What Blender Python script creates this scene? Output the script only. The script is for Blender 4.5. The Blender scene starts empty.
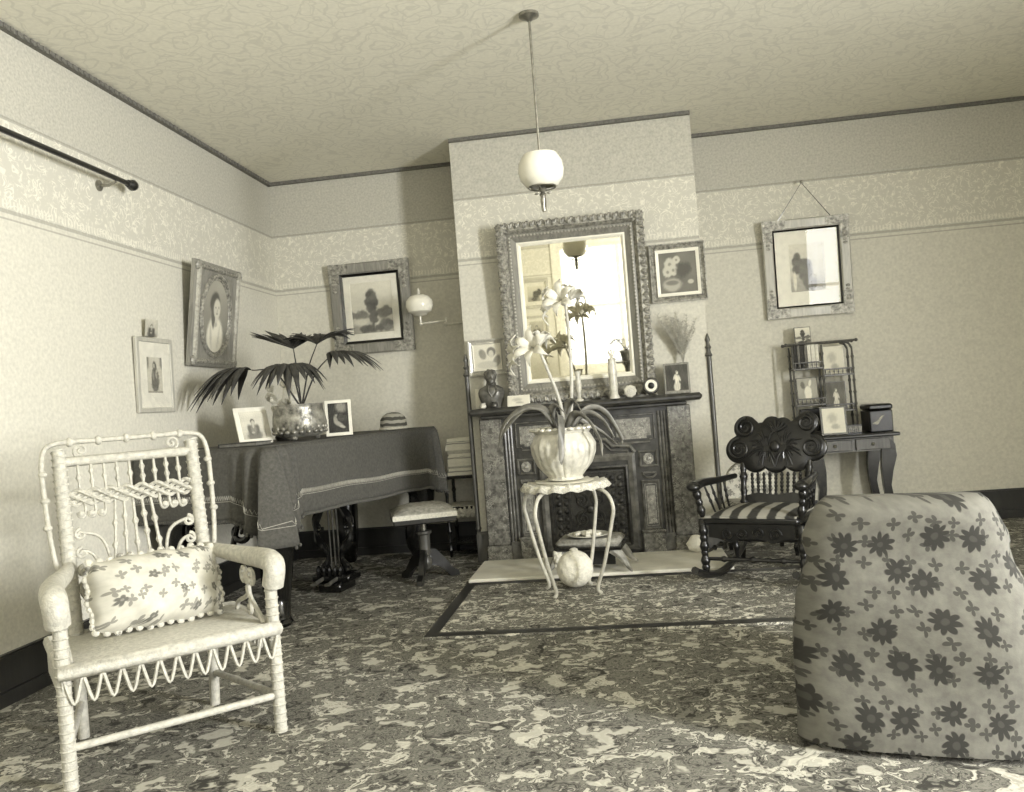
import bpy, math, random
import numpy as np
from mathutils import Vector, Matrix

scene = bpy.context.scene
COL = scene.collection
random.seed(7)
PI = math.pi

# ------------------------------------------------------------------ camera
YAW, PITCH, ROLL, CAMH, FPX = -0.1269, 0.0084, -0.078, 1.098, 858.74
fw = Vector((math.sin(YAW)*math.cos(PITCH), math.cos(YAW)*math.cos(PITCH), math.sin(PITCH)))
rt = Vector((math.cos(YAW), -math.sin(YAW), 0))
up = rt.cross(fw)
cr, sr = math.cos(ROLL), math.sin(ROLL)
rx = rt*cr + up*sr
ux = up*cr - rt*sr
cam_d = bpy.data.cameras.new('camera')
cam_d.sensor_width = 36.0
cam_d.lens = FPX/1024*36
cam_d.clip_start = 0.05
cam = bpy.data.objects.new('camera', cam_d)
COL.objects.link(cam)
m = Matrix.Identity(4)
for i in range(3):
    m[i][0], m[i][1], m[i][2] = rx[i], ux[i], -fw[i]
m[2][3] = CAMH
cam.matrix_world = m
scene.camera = cam

# ------------------------------------------------------------------ room dimensions
XL, XR, YA, YC, YR, ZC = -2.67, 3.9, 6.573, 6.0055, -1.9, 3.0
XA, XB = -1.077, 0.61
ZF1, ZF2 = 2.1356, 2.5677

# ------------------------------------------------------------------ world, daylight, exposure
w = bpy.data.worlds.new('world'); scene.world = w
w.use_nodes = True
w.node_tree.nodes['Background'].inputs[0].default_value = (0.93, 0.97, 1.0, 1)
w.node_tree.nodes['Background'].inputs[1].default_value = 1.0

def area(name, loc, target, sx, sy, power):
    d = bpy.data.lights.new(name, 'AREA'); d.shape = 'RECTANGLE'; d.size = sx; d.size_y = sy
    d.energy = power
    o = bpy.data.objects.new(name, d); COL.objects.link(o)
    o.location = loc
    o.rotation_euler = (Vector(target)-Vector(loc)).to_track_quat('-Z', 'Y').to_euler()
    return o
# daylight entering by the three windows
WIN_R = (0.0, 0.95, 0.55, 2.45)      # right wall: y0,y1,z0,z1
WIN_A = (-0.85, 1.05, 0.6, 2.55)     # rear wall: x0,x1,z0,z1
WIN_B = (3.2, 3.8, 0.5, 2.75)
area('daylight_right', (XR+0.14, sum(WIN_R[:2])/2, sum(WIN_R[2:])/2), (XL, sum(WIN_R[:2])/2, sum(WIN_R[2:])/2), 0.95, 1.9, 960)
area('daylight_rear', (sum(WIN_A[:2])/2, YR-0.14, sum(WIN_A[2:])/2), (sum(WIN_A[:2])/2, 6, sum(WIN_A[2:])/2), 1.9, 1.95, 26)
area('daylight_corner', (sum(WIN_B[:2])/2, YR-0.14, sum(WIN_B[2:])/2), (sum(WIN_B[:2])/2, 6, sum(WIN_B[2:])/2), 0.6, 2.25, 30)

vs = scene.view_settings
vs.view_transform = 'Standard'; vs.look = 'None'; vs.gamma = 1; vs.use_curve_mapping = False
vs.exposure = -0.05
scene.cycles.use_denoising = True
scene.cycles.max_bounces = 8

# ------------------------------------------------------------------ materials
def lin(c):
    return c/12.92 if c <= 0.04045 else ((c+0.055)/1.055)**2.4
TG, TB = 0.985, 0.915
def sep(v):
    """grey level (display) -> warm monochrome albedo"""
    v = max(0.0, min(1.0, v))
    return (lin(v), lin(v*TG), lin(v*TB), 1)

class NT:
    def __init__(s, name):
        s.m = bpy.data.materials.new(name); s.m.use_nodes = True
        s.t = s.m.node_tree; s.b = s.t.nodes['Principled BSDF']
        s.out = s.t.nodes['Material Output']
    def n(s, ty, **kw):
        k = s.t.nodes.new(ty)
        for a, b in kw.items(): setattr(k, a, b)
        return k
    def l(s, a, b): s.t.links.new(a, b)
    def put(s, sock, v):
        if hasattr(v, 'is_output'): s.l(v, sock)
        elif v is not None: sock.default_value = v
    def math(s, op, a, b=None, c=None, clamp=False):
        k = s.n('ShaderNodeMath', operation=op, use_clamp=clamp)
        s.put(k.inputs[0], a); s.put(k.inputs[1], b); s.put(k.inputs[2], c)
        return k.outputs[0]
    def vmath(s, op, a, b=None, scale=None):
        k = s.n('ShaderNodeVectorMath', operation=op)
        s.put(k.inputs[0], a); s.put(k.inputs[1], b)
        if scale is not None: s.put(k.inputs[3], scale)
        return k.outputs['Value'] if op in ('LENGTH', 'DOT_PRODUCT') else k.outputs[0]
    def obj(s): return s.n('ShaderNodeTexCoord').outputs['Object']
    def pos(s): return s.n('ShaderNodeNewGeometry').outputs['Position']
    def noise(s, vec, scale, detail=3, rough=0.55, dist=0.0, out=0):
        k = s.n('ShaderNodeTexNoise'); s.put(k.inputs['Vector'], vec)
        k.inputs['Scale'].default_value = scale; k.inputs['Detail'].default_value = detail
        k.inputs['Roughness'].default_value = rough; k.inputs['Distortion'].default_value = dist
        return k.outputs[out]
    def vor(s, vec, scale, feature='F1', out='Distance', dim='3D', rnd=1.0):
        k = s.n('ShaderNodeTexVoronoi', feature=feature, voronoi_dimensions=dim)
        s.put(k.inputs['Vector'], vec); k.inputs['Scale'].default_value = scale
        k.inputs['Randomness'].default_value = rnd
        return k.outputs[out]
    def ramp(s, fac, stops, interp='LINEAR'):
        k = s.n('ShaderNodeValToRGB'); k.color_ramp.interpolation = interp
        e = k.color_ramp.elements
        while len(e) < len(stops): e.new(0.5)
        for i, (p, c) in enumerate(stops):
            e[i].position = p; e[i].color = sep(c) if not isinstance(c, tuple) else c
        s.put(k.inputs[0], fac); return k.outputs[0]
    def step(s, x, a, b):
        k = s.n('ShaderNodeMapRange', interpolation_type='SMOOTHSTEP')
        s.put(k.inputs[0], x); k.inputs[1].default_value = a; k.inputs[2].default_value = b
        return k.outputs[0]
    def mix(s, f, a, b):
        k = s.n('ShaderNodeMix', data_type='RGBA')
        s.put(k.inputs[0], f); s.put(k.inputs[6], sep(a) if isinstance(a, float) else a)
        s.put(k.inputs[7], sep(b) if isinstance(b, float) else b)
        return k.outputs[2]
    def xyz(s, vec):
        k = s.n('ShaderNodeSeparateXYZ'); s.put(k.inputs[0], vec); return k.outputs
    def comb(s, x, y, z):
        k = s.n('ShaderNodeCombineXYZ'); s.put(k.inputs[0], x); s.put(k.inputs[1], y); s.put(k.inputs[2], z)
        return k.outputs[0]
    def bump(s, h, strength=0.3, dist=0.01):
        k = s.n('ShaderNodeBump'); k.inputs['Strength'].default_value = strength
        k.inputs['Distance'].default_value = dist; s.put(k.inputs['Height'], h)
        s.l(k.outputs[0], s.b.inputs['Normal'])
    def col(s, c): s.put(s.b.inputs['Base Color'], c)
    def fin(s, rough=0.6, metal=0.0, spec=0.4, coat=0.0):
        s.b.inputs['Roughness'].default_value = rough; s.b.inputs['Metallic'].default_value = metal
        s.b.inputs['Specular IOR Level'].default_value = spec
        s.b.inputs['Coat Weight'].default_value = coat
        return s.m

def mottled(name, a, b, scale=8, rough=0.6, metal=0.0, bump=0.0, bscale=60, coat=0.0, detail=4, spec=0.4):
    t = NT(name); p = t.obj()
    t.col(t.ramp(t.noise(p, scale, detail), [(0.3, a), (0.7, b)]))
    if bump: t.bump(t.noise(p, bscale, 3), bump, 0.01)
    return t.fin(rough, metal, spec, coat)

def wood(name, a, b, rough=0.35, scale=6, stretch=(1, 1, 0.12), coat=0.25):
    t = NT(name); p = t.obj()
    q = t.vmath('MULTIPLY', p, stretch)
    n = t.noise(q, scale*4, 5, 0.6, 1.2)
    t.col(t.ramp(n, [(0.3, a), (0.7, b)])); t.bump(n, 0.08, 0.004)
    return t.fin(rough, 0, 0.5, coat)

def marble(name, base, mid, vein, scale=9):
    t = NT(name); p = t.obj()
    q = t.vmath('ADD', p, t.vmath('SCALE', t.noise(p, scale*0.8, 4, out=1), None, 0.25))
    e = t.vor(q, scale, 'DISTANCE_TO_EDGE')
    v = t.step(e, 0.07, 0.0)
    c = t.ramp(t.noise(p, scale*1.6, 5), [(0.35, base), (0.68, mid)])
    gate = t.step(t.noise(p, scale*0.7, 2), 0.42, 0.6)
    t.col(t.mix(t.math('MULTIPLY', v, gate), c, vein))
    return t.fin(0.25, 0, 0.5, 0.2)

def flower_mat(name, bg, bg2, fg, fg2, scale, axes='xz', rnd=0.55, petals=6, big=0.36, leaf=True, rough=0.85):
    t = NT(name); X = t.xyz(t.obj())
    ax = {'x': t.math('ADD', X[0], X[1]), 'y': X[1], 'z': X[2]}
    base = t.comb(ax[axes[0]], ax[axes[1]], 0.0)
    p = t.vmath('SCALE', base, None, scale)
    p = t.vmath('ADD', p, t.vmath('SCALE', t.noise(p, 1.3, 2, out=1), None, 0.35))
    def flowers(off, sc, R, pet, amp):
        q = t.vmath('ADD', t.vmath('SCALE', p, None, sc), (off, off*1.7, 0))
        cpos = t.vor(q, 1.0, 'F1', 'Position', '2D', rnd)
        d = t.xyz(t.vmath('SUBTRACT', q, cpos))
        r = t.math('SQRT', t.math('ADD', t.math('MULTIPLY', d[0], d[0]), t.math('MULTIPLY', d[1], d[1])))
        th = t.math('ARCTAN2', d[1], d[0])
        lim = t.math('MULTIPLY_ADD', t.math('ABSOLUTE', t.math('COSINE', t.math('MULTIPLY', th, pet/2))), R*amp, R*(1-amp))
        k = t.step(t.math('SUBTRACT', lim, r), -0.02, 0.03)
        core = t.step(r, R*0.30, R*0.18)
        return k, core
    k1, c1 = flowers(0.0, 1.0, big, petals, 0.4)
    c = t.ramp(t.noise(base, 30, 3), [(0.3, bg), (0.7, bg2)])
    if leaf:
        k2, c2 = flowers(3.3, 1.9, 0.30, 4, 0.75)
        c = t.mix(k2, c, fg2)
    c = t.mix(k1, c, fg); c = t.mix(t.math('MULTIPLY', c1, k1), c, fg2)
    t.col(c); t.bump(t.noise(base, 220, 2), 0.15, 0.003)
    return t.fin(rough, 0, 0.2)

def wall_mat(name):
    t = NT(name); p = t.pos(); z = t.xyz(p)[2]
    q = t.vmath('ADD', p, t.vmath('SCALE', t.noise(p, 8.0, 2, out=1), None, 0.14))
    e = t.vor(q, 19, 'DISTANCE_TO_EDGE')
    swirl = t.math('SINE', t.math('MULTIPLY', t.vor(q, 11.0, 'F1'), 30.0))
    line = t.math('MAXIMUM', t.step(e, 0.055, 0.0), t.step(swirl, 0.35, 0.95))
    dots = t.step(t.vor(p, 55, 'F1'), 0.36, 0.16)
    patt = t.math('MAXIMUM', line, t.math('MULTIPLY', dots, t.step(t.noise(p, 7, 2), 0.45, 0.6)))
    brk = t.step(t.noise(p, 26, 3), 0.40, 0.60)
    fri = t.mix(t.math('MULTIPLY', t.math('MULTIPLY', patt, brk), 0.8), 0.765, 0.89)
    # narrow printed border in the lowest part of the frieze
    chain = t.math('SINE', t.math('MULTIPLY', t.math('ADD', t.xyz(p)[0], t.xyz(p)[1]), 260.0))
    band = t.math('MULTIPLY', t.step(z, ZF1+0.015, ZF1+0.02), t.step(z, ZF1+0.055, ZF1+0.05))
    fri = t.mix(t.math('MULTIPLY', band, t.math('MULTIPLY', t.step(chain, -0.2, 0.6), 0.6)), fri, 0.87)
    low = t.ramp(t.noise(p, 55, 4), [(0.3, 0.75), (0.7, 0.82)])
    upc = t.ramp(t.noise(p, 70, 4), [(0.3, 0.66), (0.7, 0.76)])
    c = t.mix(t.step(z, ZF1-0.002, ZF1+0.002), low, fri)
    c = t.mix(t.step(z, ZF2-0.002, ZF2+0.002), c, upc)
    ln = t.math('ADD', t.step(t.math('ABSOLUTE', t.math('SUBTRACT', z, ZF1)), 0.012, 0.007),
                t.step(t.math('ABSOLUTE', t.math('SUBTRACT', z, ZF2)), 0.011, 0.006), clamp=True)
    ln2 = t.step(t.math('ABSOLUTE', t.math('SUBTRACT', z, ZF1-0.035)), 0.006, 0.003)
    c = t.mix(t.math('MULTIPLY', t.math('MAXIMUM', ln, ln2), 0.5), c, 0.5)
    t.col(c); t.bump(t.noise(p, 160, 2), 0.08, 0.003)
    return t.fin(0.9, 0, 0.15)

def ceil_mat():
    t = NT('ceiling paper'); p = t.pos()
    q = t.vmath('ADD', p, t.vmath('SCALE', t.noise(p, 4.0, 2, out=1), None, 0.3))
    s = t.math('SINE', t.math('MULTIPLY', t.vor(q, 4.2, 'F1'), 26.0))
    k = t.math('MAXIMUM', t.step(s, 0.6, 0.98), t.step(t.vor(q, 7, 'DISTANCE_TO_EDGE'), 0.035, 0.0))
    t.col(t.mix(t.math('MULTIPLY', k, 0.35), t.ramp(t.noise(p, 40, 3), [(0.3, 0.88), (0.7, 0.92)]), 0.76))
    return t.fin(0.9, 0, 0.15)

def carpet_mat(name, lo, md, hi, scale, stretch=(1, 1, 1)):
    t = NT(name); p = t.vmath('MULTIPLY', t.pos(), stretch)
    q = t.vmath('ADD', p, t.vmath('SCALE', t.noise(p, scale*0.7, 3, out=1), None, 0.5))
    a = t.noise(q, scale, 5, 0.65, 1.0)
    c = t.ramp(a, [(0.38, lo), (0.47, md), (0.53, lo), (0.60, hi), (0.72, md)])
    fl = t.step(t.vor(q, scale*0.55, 'F1'), 0.30, 0.22)
    c = t.mix(t.math('MULTIPLY', fl, 0.7), c, hi)
    t.col(c); t.bump(t.noise(p, 300, 2), 0.4, 0.004)
    return t.fin(0.95, 0, 0.1)

def vcol_mat(name, rough=0.7):
    t = NT(name); a = t.n('ShaderNodeAttribute', attribute_name='Col')
    g = t.noise(t.obj(), 90, 3)
    k = t.n('ShaderNodeMix', data_type='RGBA', blend_type='MULTIPLY'); k.inputs[0].default_value = 0.25
    t.l(a.outputs['Color'], k.inputs[6]); t.l(t.ramp(g, [(0.3, 0.85), (0.7, 1.0)]), k.inputs[7])
    t.col(k.outputs[2]); return t.fin(rough, 0, 0.3)

def glass_mat(name='picture glass', tint=1.0):
    t = NT(name)
    tr = t.n('ShaderNodeBsdfTransparent'); gl = t.n('ShaderNodeBsdfGlossy')
    gl.inputs['Roughness'].default_value = 0.02
    lw = t.n('ShaderNodeLayerWeight'); lw.inputs[0].default_value = 0.5
    fac = t.math('MULTIPLY_ADD', t.math('POWER', lw.outputs['Facing'], 5.0), 0.9, 0.04)
    tr.inputs[0].default_value = (tint, tint, tint, 1)
    mx = t.n('ShaderNodeMixShader'); t.l(fac, mx.inputs[0])
    t.l(tr.outputs[0], mx.inputs[1]); t.l(gl.outputs[0], mx.inputs[2])
    wob = t.n('ShaderNodeBump'); wob.inputs['Strength'].default_value = 0.02
    t.l(t.noise(t.obj(), 3, 1), wob.inputs['Height']); t.l(wob.outputs[0], gl.inputs['Normal'])
    t.l(mx.outputs[0], t.out.inputs[0]); t.t.nodes.remove(t.b)
    return t.m

def stripe_mat(name, a, b, freq, axis='x', wob=0.0, rough=0.85):
    t = NT(name); p = t.obj(); X = dict(zip('xyz', t.xyz(p)))[axis]
    if wob: X = t.math('ADD', X, t.math('MULTIPLY', t.noise(p, 12, 2), wob))
    s = t.math('SINE', t.math('MULTIPLY', X, freq))
    t.col(t.mix(t.step(s, -0.3, 0.3), a, b)); return t.fin(rough, 0, 0.2)

M = {}
M['wall'] = wall_mat('wallpaper')
M['ceil'] = ceil_mat()
M['carpet'] = carpet_mat('carpet', 0.24, 0.50, 0.76, 9)
M['rug'] = carpet_mat('hearth rug pile', 0.26, 0.54, 0.86, 11)
M['darkwood'] = wood('dark walnut', 0.07, 0.16, 0.28)
M['ebony'] = wood('ebonised wood', 0.04, 0.09, 0.2)
M['oak'] = wood('carved oak', 0.035, 0.10, 0.32, 9, coat=0.1)
M['midwood'] = wood('mid brown wood', 0.24, 0.36, 0.4)
M['basebd'] = wood('baseboard paint', 0.10, 0.16, 0.45)
M['moulding'] = mottled('ceiling moulding paint', 0.36, 0.48, 60, 0.7)
M['slate'] = mottled('black slate', 0.15, 0.28, 14, 0.28, coat=0.2)
M['slatemid'] = mottled('polished slate moulding', 0.24, 0.42, 18, 0.22, coat=0.3)
M['marble'] = marble('marbled slate', 0.28, 0.50, 0.62, 20)
M['inlay'] = marble('inlay marble', 0.40, 0.58, 0.70, 24)
M['hearth'] = mottled('hearth stone', 0.82, 0.92, 7, 0.6)
M['iron'] = mottled('cast iron', 0.14, 0.28, 30, 0.4, 0.5)
M['gilt'] = mottled('worn gilt', 0.36, 0.70, 45, 0.42, 0.25, 0.3, 90)
M['giltlight'] = mottled('pale gilt', 0.55, 0.74, 40, 0.4, 0.2, 0.2, 90)
M['framemid'] = wood('frame veneer', 0.42, 0.58, 0.35, 10)
M['framelight'] = wood('pale frame wood', 0.62, 0.74, 0.4, 10)
M['white'] = mottled('white paint', 0.88, 0.94, 12, 0.5)
M['wicker'] = mottled('pale wicker', 0.62, 0.76, 60, 0.55, bump=0.4, bscale=180)
M['cream'] = mottled('cream board', 0.84, 0.90, 20, 0.8)
M['card'] = mottled('photo card', 0.86, 0.93, 25, 0.7)
M['paper'] = stripe_mat('stacked paper edge', 0.86, 0.60, 420, 'z', 0.02)
M['cloth'] = mottled('piano cloth', 0.26, 0.34, 70, 0.95, bump=0.3, bscale=260)
M['thread'] = mottled('pale thread', 0.58, 0.70, 60, 0.9)
M['brass'] = mottled('brass', 0.50, 0.66, 30, 0.3, 0.8)
M['bronze'] = mottled('dark bronze', 0.20, 0.36, 25, 0.35, 0.4)
M['bustbronze'] = mottled('bust patina', 0.27, 0.46, 25, 0.35, 0.3)
M['leaf'] = mottled('dark palm leaf', 0.14, 0.26, 20, 0.45)
M['strap'] = mottled('strap leaf', 0.34, 0.54, 16, 0.4)
M['petal'] = mottled('white petal', 0.78, 0.88, 20, 0.6)
M['stalk'] = mottled('pale stalk', 0.62, 0.78, 20, 0.5)
M['soil'] = mottled('soil', 0.10, 0.20, 60, 0.95, bump=0.6)
M['ceramic'] = mottled('white glazed pottery', 0.68, 0.86, 26, 0.3, coat=0.3, bump=0.15, bscale=40)
M['hammered'] = mottled('hammered metal', 0.30, 0.70, 24, 0.35, 0.45, 0.5, 45)
M['wire'] = mottled('painted wire', 0.68, 0.82, 30, 0.35, 0.2)
M['lace'] = mottled('lace', 0.62, 0.88, 120, 0.9, bump=0.5, bscale=160)
M['globe'] = mottled('opal glass', 0.84, 0.92, 6, 0.2, coat=0.3)
M['velvet'] = mottled('stool plush', 0.46, 0.66, 40, 0.9, bump=0.3, bscale=120)
M['fringe'] = mottled('pale braid', 0.72, 0.84, 80, 0.9)
M['plume'] = mottled('dry plume', 0.60, 0.78, 30, 0.95)
M['horn'] = mottled('horn', 0.30, 0.75, 14, 0.3)
M['fur'] = mottled('pale fur', 0.82, 0.93, 60, 0.95, bump=0.5, bscale=90)
M['black'] = mottled('black lacquer', 0.05, 0.10, 20, 0.3)
M['chintz'] = flower_mat('slipcover chintz', 0.37, 0.44, 0.20, 0.26, 8.0, 'xz', 0.6, 9, 0.32)
M['chintz2'] = flower_mat('pillow print', 0.68, 0.76, 0.40, 0.52, 9, 'xz', 0.9, 5, 0.17)
M['chintz3'] = flower_mat('chair print', 0.70, 0.80, 0.48, 0.54, 13, 'xz', 0.7, 6, 0.34)
M['tick'] = stripe_mat('striped seat cloth', 0.58, 0.22, 62, 'x', 0.02)
M['cosy'] = stripe_mat('knitted stripes', 0.66, 0.32, 150, 'z', 0.03)
M['print'] = vcol_mat('printed picture')
M['glass'] = glass_mat()
M['sash'] = mottled('sash paint', 0.80, 0.88, 20, 0.5)
_t = NT('mirror silver'); _t.col(_t.ramp(_t.noise(_t.obj(), 3, 2), [(0.3, 0.93), (0.7, 0.95)]))
M['mirror'] = _t.fin(0.02, 1.0)
for k_, c_ in (('book1', 0.20), ('book2', 0.82), ('book3', 0.42), ('book4', 0.72)):
    M[k_] = mottled('cloth cover '+k_[-1], c_-0.05, c_+0.05, 40, 0.8)

# ------------------------------------------------------------------ mesh helpers
def T(x=0, y=0, z=0): return Matrix.Translation((x, y, z))
def RX(a): return Matrix.Rotation(a, 4, 'X')
def RY(a): return Matrix.Rotation(a, 4, 'Y')
def RZ(a): return Matrix.Rotation(a, 4, 'Z')
def SC(x, y, z): return Matrix.Diagonal((x, y, z, 1))

class MB:
    def __init__(s): s.v = []; s.f = []
    def add(s, vs, fs, X=None):
        k = len(s.v)
        for p in vs:
            p = Vector(p)
            s.v.append(tuple(X @ p) if X is not None else tuple(p))
        s.f.extend(tuple(i+k for i in f) for f in fs); return s
    def box(s, c, d, X=None, b=0.0):
        x, y, z = d[0]/2, d[1]/2, d[2]/2
        X = (X if X is not None else Matrix.Identity(4)) @ T(*c)
        if b <= 0:
            return s.add([(i*x, j*y, k*z) for k in (-1, 1) for j in (-1, 1) for i in (-1, 1)],
                         [(0, 2, 3, 1), (4, 5, 7, 6), (0, 1, 5, 4), (2, 6, 7, 3), (0, 4, 6, 2), (1, 3, 7, 5)], X)
        b = min(b, x*0.9, y*0.9, z*0.9)
        V = []; ix = {}
        for k in (-1, 1):
            for j in (-1, 1):
                for i in (-1, 1):
                    ix[i, j, k] = len(V)
                    V += [(i*x, j*(y-b), k*(z-b)), (i*(x-b), j*y, k*(z-b)), (i*(x-b), j*(y-b), k*z)]
        F = []
        def quad(a): F.append(a)
        for sg in (-1, 1):
            o = [(-1, -1), (1, -1), (1, 1), (-1, 1)]
            F.append([ix[sg, a, c_]+0 for a, c_ in (o if sg > 0 else o[::-1])])
            F.append([ix[a, sg, c_]+1 for a, c_ in (o[::-1] if sg > 0 else o)])
            F.append([ix[a, c_, sg]+2 for a, c_ in (o if sg > 0 else o[::-1])])
        for a in (-1, 1):
            for c_ in (-1, 1):
                F.append([ix[a, c_, -1]+0, ix[a, c_, 1]+0, ix[a, c_, 1]+1, ix[a, c_, -1]+1])
                F.append([ix[a, -1, c_]+0, ix[a, 1, c_]+0, ix[a, 1, c_]+2, ix[a, -1, c_]+2])
                F.append([ix[-1, a, c_]+1, ix[1, a, c_]+1, ix[1, a, c_]+2, ix[-1, a, c_]+2])
        for q in ix.values(): F.append([q, q+1, q+2])
        return s.add(V, F, X)
    def tube(s, pts, r, n=8, closed=False, X=None, flat=1.0):
        pts = [Vector(p) for p in pts]; N = len(pts)
        R = list(r) if hasattr(r, '__len__') else [r]*N
        tan = []
        for i in range(N):
            a = pts[(i-1) % N] if (closed or i > 0) else pts[i]
            b = pts[(i+1) % N] if (closed or i < N-1) else pts[i]
            d = b-a; tan.append(d.normalized() if d.length > 1e-9 else Vector((0, 0, 1)))
        ref = Vector((0, 0, 1)) if abs(tan[0].z) < 0.9 else Vector((1, 0, 0))
        nrm = (ref - tan[0]*ref.dot(tan[0])).normalized()
        V = []; F = []
        for i in range(N):
            nrm = nrm - tan[i]*nrm.dot(tan[i])
            nrm = nrm.normalized() if nrm.length > 1e-6 else tan[i].orthogonal().normalized()
            bi = tan[i].cross(nrm)
            for k in range(n):
                a = 2*PI*k/n
                V.append(pts[i] + nrm*(math.cos(a)*R[i]) + bi*(math.sin(a)*R[i]*flat))
        L = N if closed else N-1
        for i in range(L):
            j = (i+1) % N
            for k in range(n):
                F.append((i*n+k, i*n+(k+1) % n, j*n+(k+1) % n, j*n+k))
        if not closed:
            F.append(tuple(range(n))[::-1]); F.append(tuple((N-1)*n+k for k in range(n)))
        return s.add(V, F, X)
    def lathe(s, prof, n=16, X=None, rib=None):
        V = []; F = []; L = len(prof)
        for i, (r, z) in enumerate(prof):
            for k in range(n):
                a = 2*PI*k/n
                q = max(r, 1e-4)*(rib(a, z) if rib else 1.0)
                V.append((q*math.cos(a), q*math.sin(a), z))
        for i in range(L-1):
            for k in range(n):
                F.append((i*n+k, i*n+(k+1) % n, (i+1)*n+(k+1) % n, (i+1)*n+k))
        F.append(tuple(range(n))[::-1]); F.append(tuple((L-1)*n+k for k in range(n)))
        return s.add(V, F, X)
    def prism(s, poly, d, X=None):
        """poly in XY, thickness d along +Z"""
        n = len(poly)
        V = [(x, y, 0) for x, y in poly] + [(x, y, d) for x, y in poly]
        F = [tuple(range(n))[::-1], tuple(range(n, 2*n))] + [(i, (i+1) % n, n+(i+1) % n, n+i) for i in range(n)]
        return s.add(V, F, X)
    def sph(s, c, r, n=12, mm=8, X=None):
        r = r if hasattr(r, '__len__') else (r, r, r)
        prof = [(math.sin(PI*i/mm), -math.cos(PI*i/mm)) for i in range(mm+1)]
        Q = T(*c) @ SC(*r)
        return s.lathe(prof, n, (X @ Q) if X is not None else Q)
    def grid(s, fn, nu, nv, X=None, cu=False):
        V = [fn(i/nu, j/nv) for j in range(nv+1) for i in range(nu if cu else nu+1)]
        W = nu if cu else nu+1
        F = [(j*W+i, j*W+(i+1) % W, (j+1)*W+(i+1) % W, (j+1)*W+i) for j in range(nv) for i in range(nu)]
        return s.add(V, F, X)
    def rectsweep(s, w, h, prof, X=None):
        """mitred rectangle in XZ (centre origin), front towards -Y; prof: (inset, y) closed"""
        V = []; n = len(prof)
        for sx, sz in ((-1, -1), (1, -1), (1, 1), (-1, 1)):
            for ins, y in prof: V.append((sx*(w/2-ins), y, sz*(h/2-ins)))
        F = [(a*n+i, a*n+(i+1) % n, ((a+1) % 4)*n+(i+1) % n, ((a+1) % 4)*n+i) for a in range(4) for i in range(n)]
        return s.add(V, F, X)
    def build(s, name, mat, parent=None, ang=40, label=None):
        me = bpy.data.meshes.new(name)
        me.from_pydata(s.v, [], [tuple(f) for f in s.f]); me.update()
        import bmesh
        bm = bmesh.new(); bm.from_mesh(me); bmesh.ops.recalc_face_normals(bm, faces=bm.faces); bm.to_mesh(me); bm.free()
        if ang:
            me.polygons.foreach_set('use_smooth', [True]*len(me.polygons))
            me.set_sharp_from_angle(angle=math.radians(ang))
        me.materials.append(M[mat] if isinstance(mat, str) else mat)
        o = bpy.data.objects.new(name, me); COL.objects.link(o)
        if parent: o.parent = parent
        if label: o['label'] = label
        return o

def thing(name, label, cat, loc=(0, 0, 0), rz=0.0, group=None, rot=None):
    o = bpy.data.objects.new(name, None); COL.objects.link(o)
    o.empty_display_size = 0.1
    o.location = loc; o.rotation_euler = rot if rot else (0, 0, rz)
    o['label'] = label; o['category'] = cat
    if group: o['group'] = group
    return o
def tag(o, label, cat, group=None):
    o['label'] = label; o['category'] = cat
    if group: o['group'] = group
    return o
def struct(o): o['kind'] = 'structure'; return o
def dup(o, parent, X=None):
    c = o.copy(); COL.objects.link(c); c.parent = parent
    if X is not None: c.matrix_local = X
    return c

def turned(L, r, beads, n=10, base=None):
    """profile of a turned spindle from z=0 to L; beads: list of (t, r)"""
    P = [(r*0.8, 0)]
    for t, rb in beads:
        z = t*L; d = rb*0.75
        P += [(r, max(0.001, z-d*1.5)), (rb*0.85, z-d*0.6), (rb, z), (rb*0.85, z+d*0.6), (r, min(L-0.001, z+d*1.5))]
    P.append((r*0.8, L))
    return P

def seg(a, b):
    """matrix that maps the +Z axis from the origin onto a->b"""
    a = Vector(a); b = Vector(b)
    q = Vector((0, 0, 1)).rotation_difference((b-a).normalized())
    return Matrix.Translation(a) @ q.to_matrix().to_4x4()

def spindle(mb, a, b, r, beads=(), n=8):
    L = (Vector(b)-Vector(a)).length
    mb.lathe(turned(L, r, beads), n, seg(a, b)); return mb

def spiral(c, r0, turns, start=0.0, dirn=1, n=26, X=None, rmin=0.12):
    P = []
    for i in range(n+1):
        t = i/n; r = r0*(1-(1-rmin)*t); a = start+dirn*turns*2*PI*t
        p = Vector((c[0]+r*math.cos(a), c[1], c[2]+r*math.sin(a)))
        P.append(X @ p if X is not None else p)
    return P
def bez(pts, n=16):
    """Catmull-Rom through the given points"""
    P = [Vector(p) for p in pts]; P = [P[0]*2-P[1]] + P + [P[-1]*2-P[-2]]
    out = []
    for i in range(1, len(P)-2):
        for k in range(n):
            t = k/n; a, b, c, d = P[i-1:i+3]
            out.append(0.5*((2*b)+(c-a)*t+(2*a-5*b+4*c-d)*t*t+(3*b-a-3*c+d)*t**3))
    out.append(P[-2]); return out

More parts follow.
